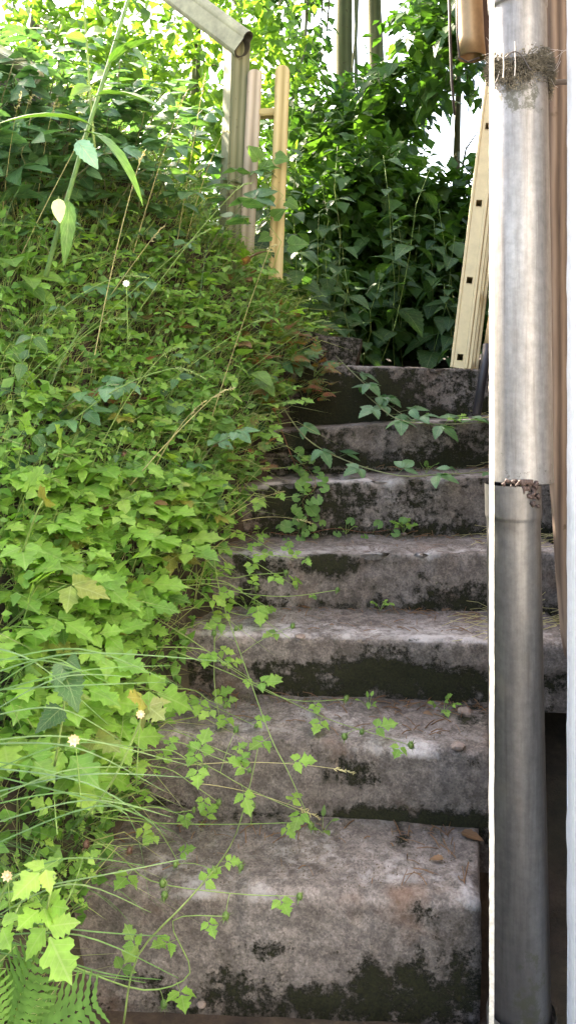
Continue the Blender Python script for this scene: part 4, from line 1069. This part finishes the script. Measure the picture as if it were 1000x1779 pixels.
# fern and large leaves at the foot of the bank
fb = at(10, 1830, 1.16); fern = thing('fern', 'light green fern with toothed fronds in the lowest corner of the bank', 'fern', fb)
for (tx, ty, s_) in ((40, 1690, .15), (150, 1745, .15), (-40, 1730, .13)):
    d = at(tx, ty, 1.12) - fb; put_leaf(fern, 'frond', fb + d * .15, d, V((0, -.75, .6)) + rv(.15), s_, 'frond')
def leafy(lst, leaves, key, label, cat='plant', name='avens_plant', r=.0024):
    pts = sm([at(*p) for p in lst]); root = thing(name, label, cat, pts[0]); stem(root, pts, r, r * .7, 'stem', 5)
    for (bx, by, tx, ty, d, sz) in leaves:
        a = at(bx, by, d); b = at(tx, ty, d - .05); put_leaf(root, key, a, b - a, V((.1, -.8, .6)) + rv(.2), sz)
    return root
leafy([(40, 1700, 1.2), (75, 1640, 1.17), (78, 1600, 1.15), (95, 1520, 1.14)], [(78, 1600, 108, 1700, 1.14, .062), (80, 1575, 30, 1600, 1.15, .040), (84, 1570, 120, 1590, 1.15, .034)], 'avens', 'avens plant with one very large pointed drooping leaf above the fern')
leafy([(-20, 1640, 1.2), (10, 1540, 1.18), (60, 1510, 1.16)], [(85, 1505, 20, 1550, 1.15, .045), (0, 1600, 20, 1650, 1.16, .040)], 'avens', 'avens plant with a long leaf under brown burs at the bank foot')
leafy([(150, 1420, 1.4), (200, 1350, 1.35), (250, 1240, 1.33)], [(255, 1225, 285, 1250, 1.32, .045), (250, 1215, 215, 1205, 1.33, .036)], 'yellow', 'avens plant with bright yellow leaves beside the second lowest step')
leafy([(40, 960, 1.7), (60, 900, 1.62), (75, 870, 1.6)], [(75, 870, 75, 840, 1.6, .04)], 'yellow', 'avens plant with one pale yellow leaf on the middle of the bank')
leafy([(95, 1330, 1.36), (110, 1240, 1.32), (118, 1150, 1.3)], [(112, 1170, 130, 1210, 1.29, .07), (116, 1150, 95, 1185, 1.3, .05), (118, 1145, 135, 1160, 1.3, .04), (108, 1230, 70, 1260, 1.31, .055)], 'nettle', 'single nettle with pale serrated leaves above the grass', 'nettle', 'nettle')
# tall sow thistle and pale stems
tp_ = [(80, 480, 2.0), (104, 390, 1.95), (125, 320, 1.92), (150, 235, 1.9), (185, 125, 1.88), (226, -10, 1.86), (245, -70, 1.86)]
th = thing('tall_thistle', 'tall pale sow thistle stem with long arching leaves leaning across the upper bank', 'thistle', at(*tp_[0]))
stem(th, sm([at(*p) for p in tp_]), .0062, .0042, 'thistle', 8)
for (bx, by, tx, ty, d, sz) in ((155, 215, 70, 185, 1.86, .19), (172, 165, 262, 150, 1.85, .17), (150, 228, 262, 265, 1.85, .19), (120, 350, 120, 430, 1.9, .13), (190, 110, 240, 60, 1.85, .15), (200, 70, 262, 90, 1.85, .13)):
    a = at(bx, by, d); b = at(tx, ty, d - .05); put_leaf(th, 'dock', a, b - a, V((0, -.3, 1)) + rv(.2), sz)
o = put_leaf(th, 'grey', at(135, 245, 1.82), V((.5, -.1, -.6)), V((.1, -1, .35)), .075); o['label'] = 'broad grey green hanging leaf'
o = put_leaf(th, 'pale', at(102, 345, 1.85), V((.05, -.1, -1)), V((.0, -1, .1)), .055); o['label'] = 'whitish dried leaf'
leafy([(165, 260, 2.3), (157, 170, 2.25), (152, 90, 2.25), (143, -30, 2.22)], [(160, 140, 185, 120, 2.2, .07), (156, 150, 120, 160, 2.2, .07), (150, 60, 185, 45, 2.2, .07), (150, 70, 110, 55, 2.2, .06)], 'sunny', 'slender pale stem standing behind the tall thistle', 'plant', 'tall_weed', .004)
# grass: tufts at the foot, stalks leaning up the bank
for (px, py, h) in scatter_px(24, -60, 230, 1180, 1700, 36, 5, .8):
    r_ = grass(h, R.randint(10, 18), rnd(.12, .26), V((rnd(.2, .9), rnd(-.3, .1), .65)), 'grass_tuft', None, None, 'blade', .0016, spread=.4)
    reg(r_, 'thin arching grass tuft', near(px, py, GL))
for (px, py, h) in scatter_px(22, -30, 360, 260, 860, 60, 6):
    r_ = grass(h, R.randint(10, 18), rnd(.22, .42), V((rnd(-.1, .7), rnd(-.4, .1), .9)), 'grass_tuft', None, None, 'blade', .0018, spread=.4)
    reg(r_, 'loose tuft of long grass', 'on the upper bank' if py < 500 else 'on the middle of the bank')
stalks = [((182, 900), (370, 690), 1), ((370, 690), (545, 560), 0), ((345, 800), (465, 440), 1), ((190, 620), (410, 330), 0), ((150, 700), (240, 290), 1), ((20, 480), (130, 260), 1), ((0, 420), (30, 190), 1), ((60, 400), (90, 200), 1), ((215, 500), (310, 190), 1),
          ((300, 470), (350, 165), 1), ((320, 430), (385, 235), 1), ((30, 620), (210, 480), 0), ((0, 720), (180, 560), 0), ((60, 800), (300, 640), 0), ((130, 880), (280, 620), 0), ((250, 700), (440, 560), 0), ((20, 330), (50, 180), 1), ((100, 620), (330, 420), 0), ((240, 880), (330, 720), 1), ((160, 560), (260, 420), 1)]
for i, (a, b, st) in enumerate(stalks):
    h = over(a[0], a[1], .02); d = h.y - .14; e = at(b[0], b[1], max(.9, d - rnd(-.05, .12)))
    r_ = grass_stalk(h, e, rnd(.0, .05), None, None, 'straw' if st else 'stem', rnd(.06, .10), rnd(.0014, .0021), rnd(.01, .05), 34)
    reg(r_, ('straw coloured' if st else 'green') + ' grass stalk', 'leaning across the upper bank' if b[1] < 350 else 'leaning across the middle bank')
for i, (a, b, lb) in enumerate([((320, 1330), (578, 1335), 'pale grass stalk lying level in front of the second lowest riser'), ((330, 1360), (520, 1405), 'pale grass stalk sloping down the second lowest riser'), ((380, 910), (475, 858), 'white grass stalk slanting up the third highest riser'), ((420, 905), (515, 902), 'white grass stalk lying flat below the ground ivy')]):
    grass_stalk(over(*a, .07), over(*b, .06), .01, lb, None, 'straw', .05, .0011, .004, 26)
rg2 = random.Random(4); XS = []
for k in range(16):
    y0 = rg2.uniform(1120, 1680); sl = rg2.uniform(-90, 60); ln_ = rg2.uniform(160, 330)
    XS.append(((-40, y0), (ln_ * .45, y0 + sl), (ln_, y0 + sl * 1.1 + rg2.uniform(-10, 90))))
for i, (a, b, c) in enumerate(XS + [((-40, 1180), (130, 1135), (400, 1150)), ((-40, 1200), (150, 1190), (290, 1185)), ((-40, 1290), (120, 1280), (330, 1330)), ((-40, 1440), (150, 1390), (300, 1420)), ((-40, 1560), (180, 1520), (330, 1490)), ((-60, 1330), (150, 1360), (290, 1450)), ((-40, 1250), (100, 1230), (215, 1290)), ((-40, 1620), (60, 1650), (170, 1700)), ((60, 1650), (180, 1690), (280, 1702)), ((-40, 1480), (200, 1400), (260, 1560)), ((0, 1350), (200, 1400), (300, 1445)), ((-40, 1120), (60, 1150), (190, 1260))]):
    p = sm([at(a[0], a[1], 1.25), at(b[0], b[1], 1.24), at(c[0], c[1], 1.30)], 6); mb = MB(); n = len(p) - 1
    for k, q in enumerate(p):
        ww = .0010 * (1 - (k / n) ** 3 * .9); i0 = len(mb.v); mb.v += [q + V((0, .0006, ww)), q - V((0, .0006, ww))]
        if k: mb.f.append((i0 - 2, i0 - 1, i0 + 1, i0))
    o = mb.build('grass_strand', M['blade'], None, p[0]); o.location = p[0]
    tag(o, None, 'grass blade'); reg(o, 'long bluish grass blade', near(c[0], c[1], GL))
def flower(px, py, d, mt, label, r=.008, n=9):
    c = at(px, py, d); root = thing('flower', label, 'flower', c)
    b0 = c + V((rnd(-.02, .0), .05, -.14)); stem(root, arc(b0, c, .01, 5), .0012, .0010)
    for k in range(n):
        a = 2 * math.pi * k / n; dr = V((math.cos(a), -.45, math.sin(a) + .2)).normalized()
        mb = MB(); sd = dr.cross(V((0, -1, 0))).normalized() * r * .35
        mb.v += [c, c + dr * r * .6 + sd, c + dr * r * 1.2, c + dr * r * .6 - sd]; mb.f.append((0, 1, 2, 3)); mb.build('petal', M[mt], root, c)
    mb = MB(); mb.add(tube([c + V((0, .004, 0)), c, c - V((0, .005, 0))], [r * .3, r * .5, r * .15], 7)); mb.build('flower_centre', M['cone'] if mt == 'cone' else M['petal'], root, c)
flower(130, 1285, 1.2, 'cone', 'faded apricot flower head standing above the grass', .009)
flower(245, 1240, 1.28, 'cone', 'small pale orange flower head among the yellow leaves', .007)
flower(14, 1520, 1.14, 'cone', 'faded pinkish flower head at the foot of the bank', .008)
flower(220, 493, 1.8, 'petal', 'small white flower on the middle of the bank', .008)
# ------------------------------------------------------------------ small things on the steps
def pebble(px, py, r, label, lift=.0):
    c = over(px, py, lift); bm = bmesh.new(); bmesh.ops.create_icosphere(bm, subdivisions=2, radius=1)
    sd_ = rnd(0, 50)
    for v in bm.verts:
        v.co *= 1 + .35 * noise.noise(v.co * 1.1 + V((sd_, 0, 0))); v.co.z *= .6; v.co.x *= 1.2; v.co *= r
    me = bpy.data.meshes.new('stone'); bm.to_mesh(me); bm.free(); me.materials.append(M['stone'])
    o = link('stone', me); o.location = c + V((0, 0, r * .3)); o.rotation_euler = (0, 0, rnd(0, 6)); tag(o, label, 'stone')
pebble(806, 1240, .017, 'flat brown stone lying on the second lowest tread near the lath')
pebble(795, 1300, .016, 'pale stone chip on the nose of the second lowest step')
pebble(562, 1247, .006, 'tiny dark stone in the middle of the second lowest tread')
pebble(350, 1748, .008, 'small reddish pebble on the ground before the lowest riser')
pebble(700, 930, .010, 'pale stone chip at the foot of the third highest riser')
pebble(520, 1108, .012, 'brown stone chip on the third lowest nose')
def dleaf(px, py, s_, label):
    c = over(px, py, .01); o = link('dead_leaf', R.choice(LEAF['dead'])); m = orient(rv() * V((1, 1, .1)), V((0, -.3, 1)) + rv(.3)) @ Matrix.Scale(s_, 4); m.translation = c + V((0, 0, .004)); o.matrix_world = m; tag(o, label, 'dead leaf')
dleaf(800, 1450, .05, 'curled dark brown leaf at the back of the lowest tread near the lath')
dleaf(770, 1495, .03, 'small dead leaf lying on the lowest tread')
dleaf(735, 1240, .03, 'dead leaf at the back of the second lowest tread')
mb = MB()                                                        # twigs, dry stalks and needles
for k in range(420):
    i = R.choice([0, 0, 1, 1, 1, 2, 2, 3, 4]); x = rnd(XL(ND[i]), .36 + .1 * i) if k % 3 else rnd(.22 + .03 * i, .42 + .10 * i)
    if i == 0: x = min(x, .35)
    y = ND[i] - (x - .25 * ND[i]) * YAW[i] + rnd(.03, ND[min(i + 1, 6)] - ND[i] - .02) ** 1 if k % 2 else ND[i + 1] - (x - .25 * ND[i]) * YAW[i] - rnd(.01, .07)
    z = NZ_[i] + .004; a = rnd(0, 3.2); l = rnd(.008, .05); d = V((math.cos(a), math.sin(a), rnd(-.05, .25))) * l
    mb.add(tube([V((x, y, z)), V((x, y, z)) + d * .5 + V((0, 0, .003)), V((x, y, z)) + d], rnd(.0005, .0015), 3, False))
tag(mb.build('dry_litter', M['dead']), kind='stuff')
mb = MB()
for k in range(260):
    i = R.choice([2, 2, 3, 3, 4, 5]); x = rnd(.50, .80) * ND[i] / 2.06 * 1.02; y = ND[i] + rnd(.02, .24); z = NZ_[i] + rnd(.003, .03); a = rnd(-.8, .8); l = rnd(.03, .11)
    d = V((math.cos(a), math.sin(a) * .6, rnd(-.2, .5))) * l * R.choice((1, -1)); p = V((x, y, z)); mb.add(tube([p, p + d * .5 + rv(.006), p + d], .0007, 3, False))
tag(mb.build('dry_straw', M['straw']), kind='stuff')
mb = MB()
for k in range(2600):
    i = R.choice([0, 0, 1, 1, 2, 3, 4]); x = rnd(XL(ND[i]), .34 + .1 * i); g = noise.noise(V((x * 6, i * 3.3, 0)))
    if g < -.05 and k % 4: continue
    y = ND[i + 1] - (x - .25 * ND[i]) * YAW[i + 1] - abs(R.gauss(0, .025)) - .002; p = V((x, y, NZ_[i] - .002)); l = rnd(.004, .012)
    for q in range(2):
        e = p + (V((0, -.4, 1)) + rv(.9)).normalized() * l; mb.add(tube([p, e], [.0018, .0004], 3, False))
tag(mb.build('step_moss', M['moss']), kind='stuff')
mb = MB()
for k in range(2200):
    i = R.choice([0, 0, 1, 1, 2, 3, 4]); x = rnd(XL(ND[i]), .34 + .08 * i); y = ND[i] + rnd(.02, .26) ** 1; 
    if y > ND[i + 1] - .01: continue
    r = rnd(.0008, .0028); p = V((x, y - (x - .25 * ND[i]) * YAW[i], NZ_[i])); b = len(mb.v)
    mb.v += [p + V((r, 0, 0)), p + V((-r * .5, r * .8, 0)), p + V((-r * .6, -r * .8, 0)), p + V((0, 0, r * 1.1))]; mb.f += [(b, b + 1, b + 3), (b + 1, b + 2, b + 3), (b + 2, b, b + 3)]
tag(mb.build('step_gravel', M['grit']), kind='stuff')

# ------------------------------------------------------------------ labels of the repeated plants: place first, then rank from the top down
ORDW = ['uppermost', 'second from the top', 'third from the top', 'fourth from the top', 'fifth from the top', 'sixth from the top', 'seventh from the top', 'eighth from the top', 'ninth from the top', 'tenth from the top', 'eleventh from the top']
NUM = ['', '', 'two', 'three', 'four', 'five', 'six', 'seven', 'eight', 'nine', 'ten', 'eleven', 'twelve']
groups = {}
for r_, look, place in REG: groups.setdefault((look, place), []).append(r_)
for (look, place), rs in groups.items():
    rs.sort(key=lambda o: -(o.location.z - CZ) / o.location.y)
    n = len(rs)
    for i, o in enumerate(rs):
        o['label'] = look + ' ' + place
        if n > 1:
            o['group'] = look + ' ' + place
            if i == n - 1: o['label'] += ', lowermost'
            elif i < 11: o['label'] += ', ' + ORDW[i]
            else: o['label'] += ', among the middle ones'
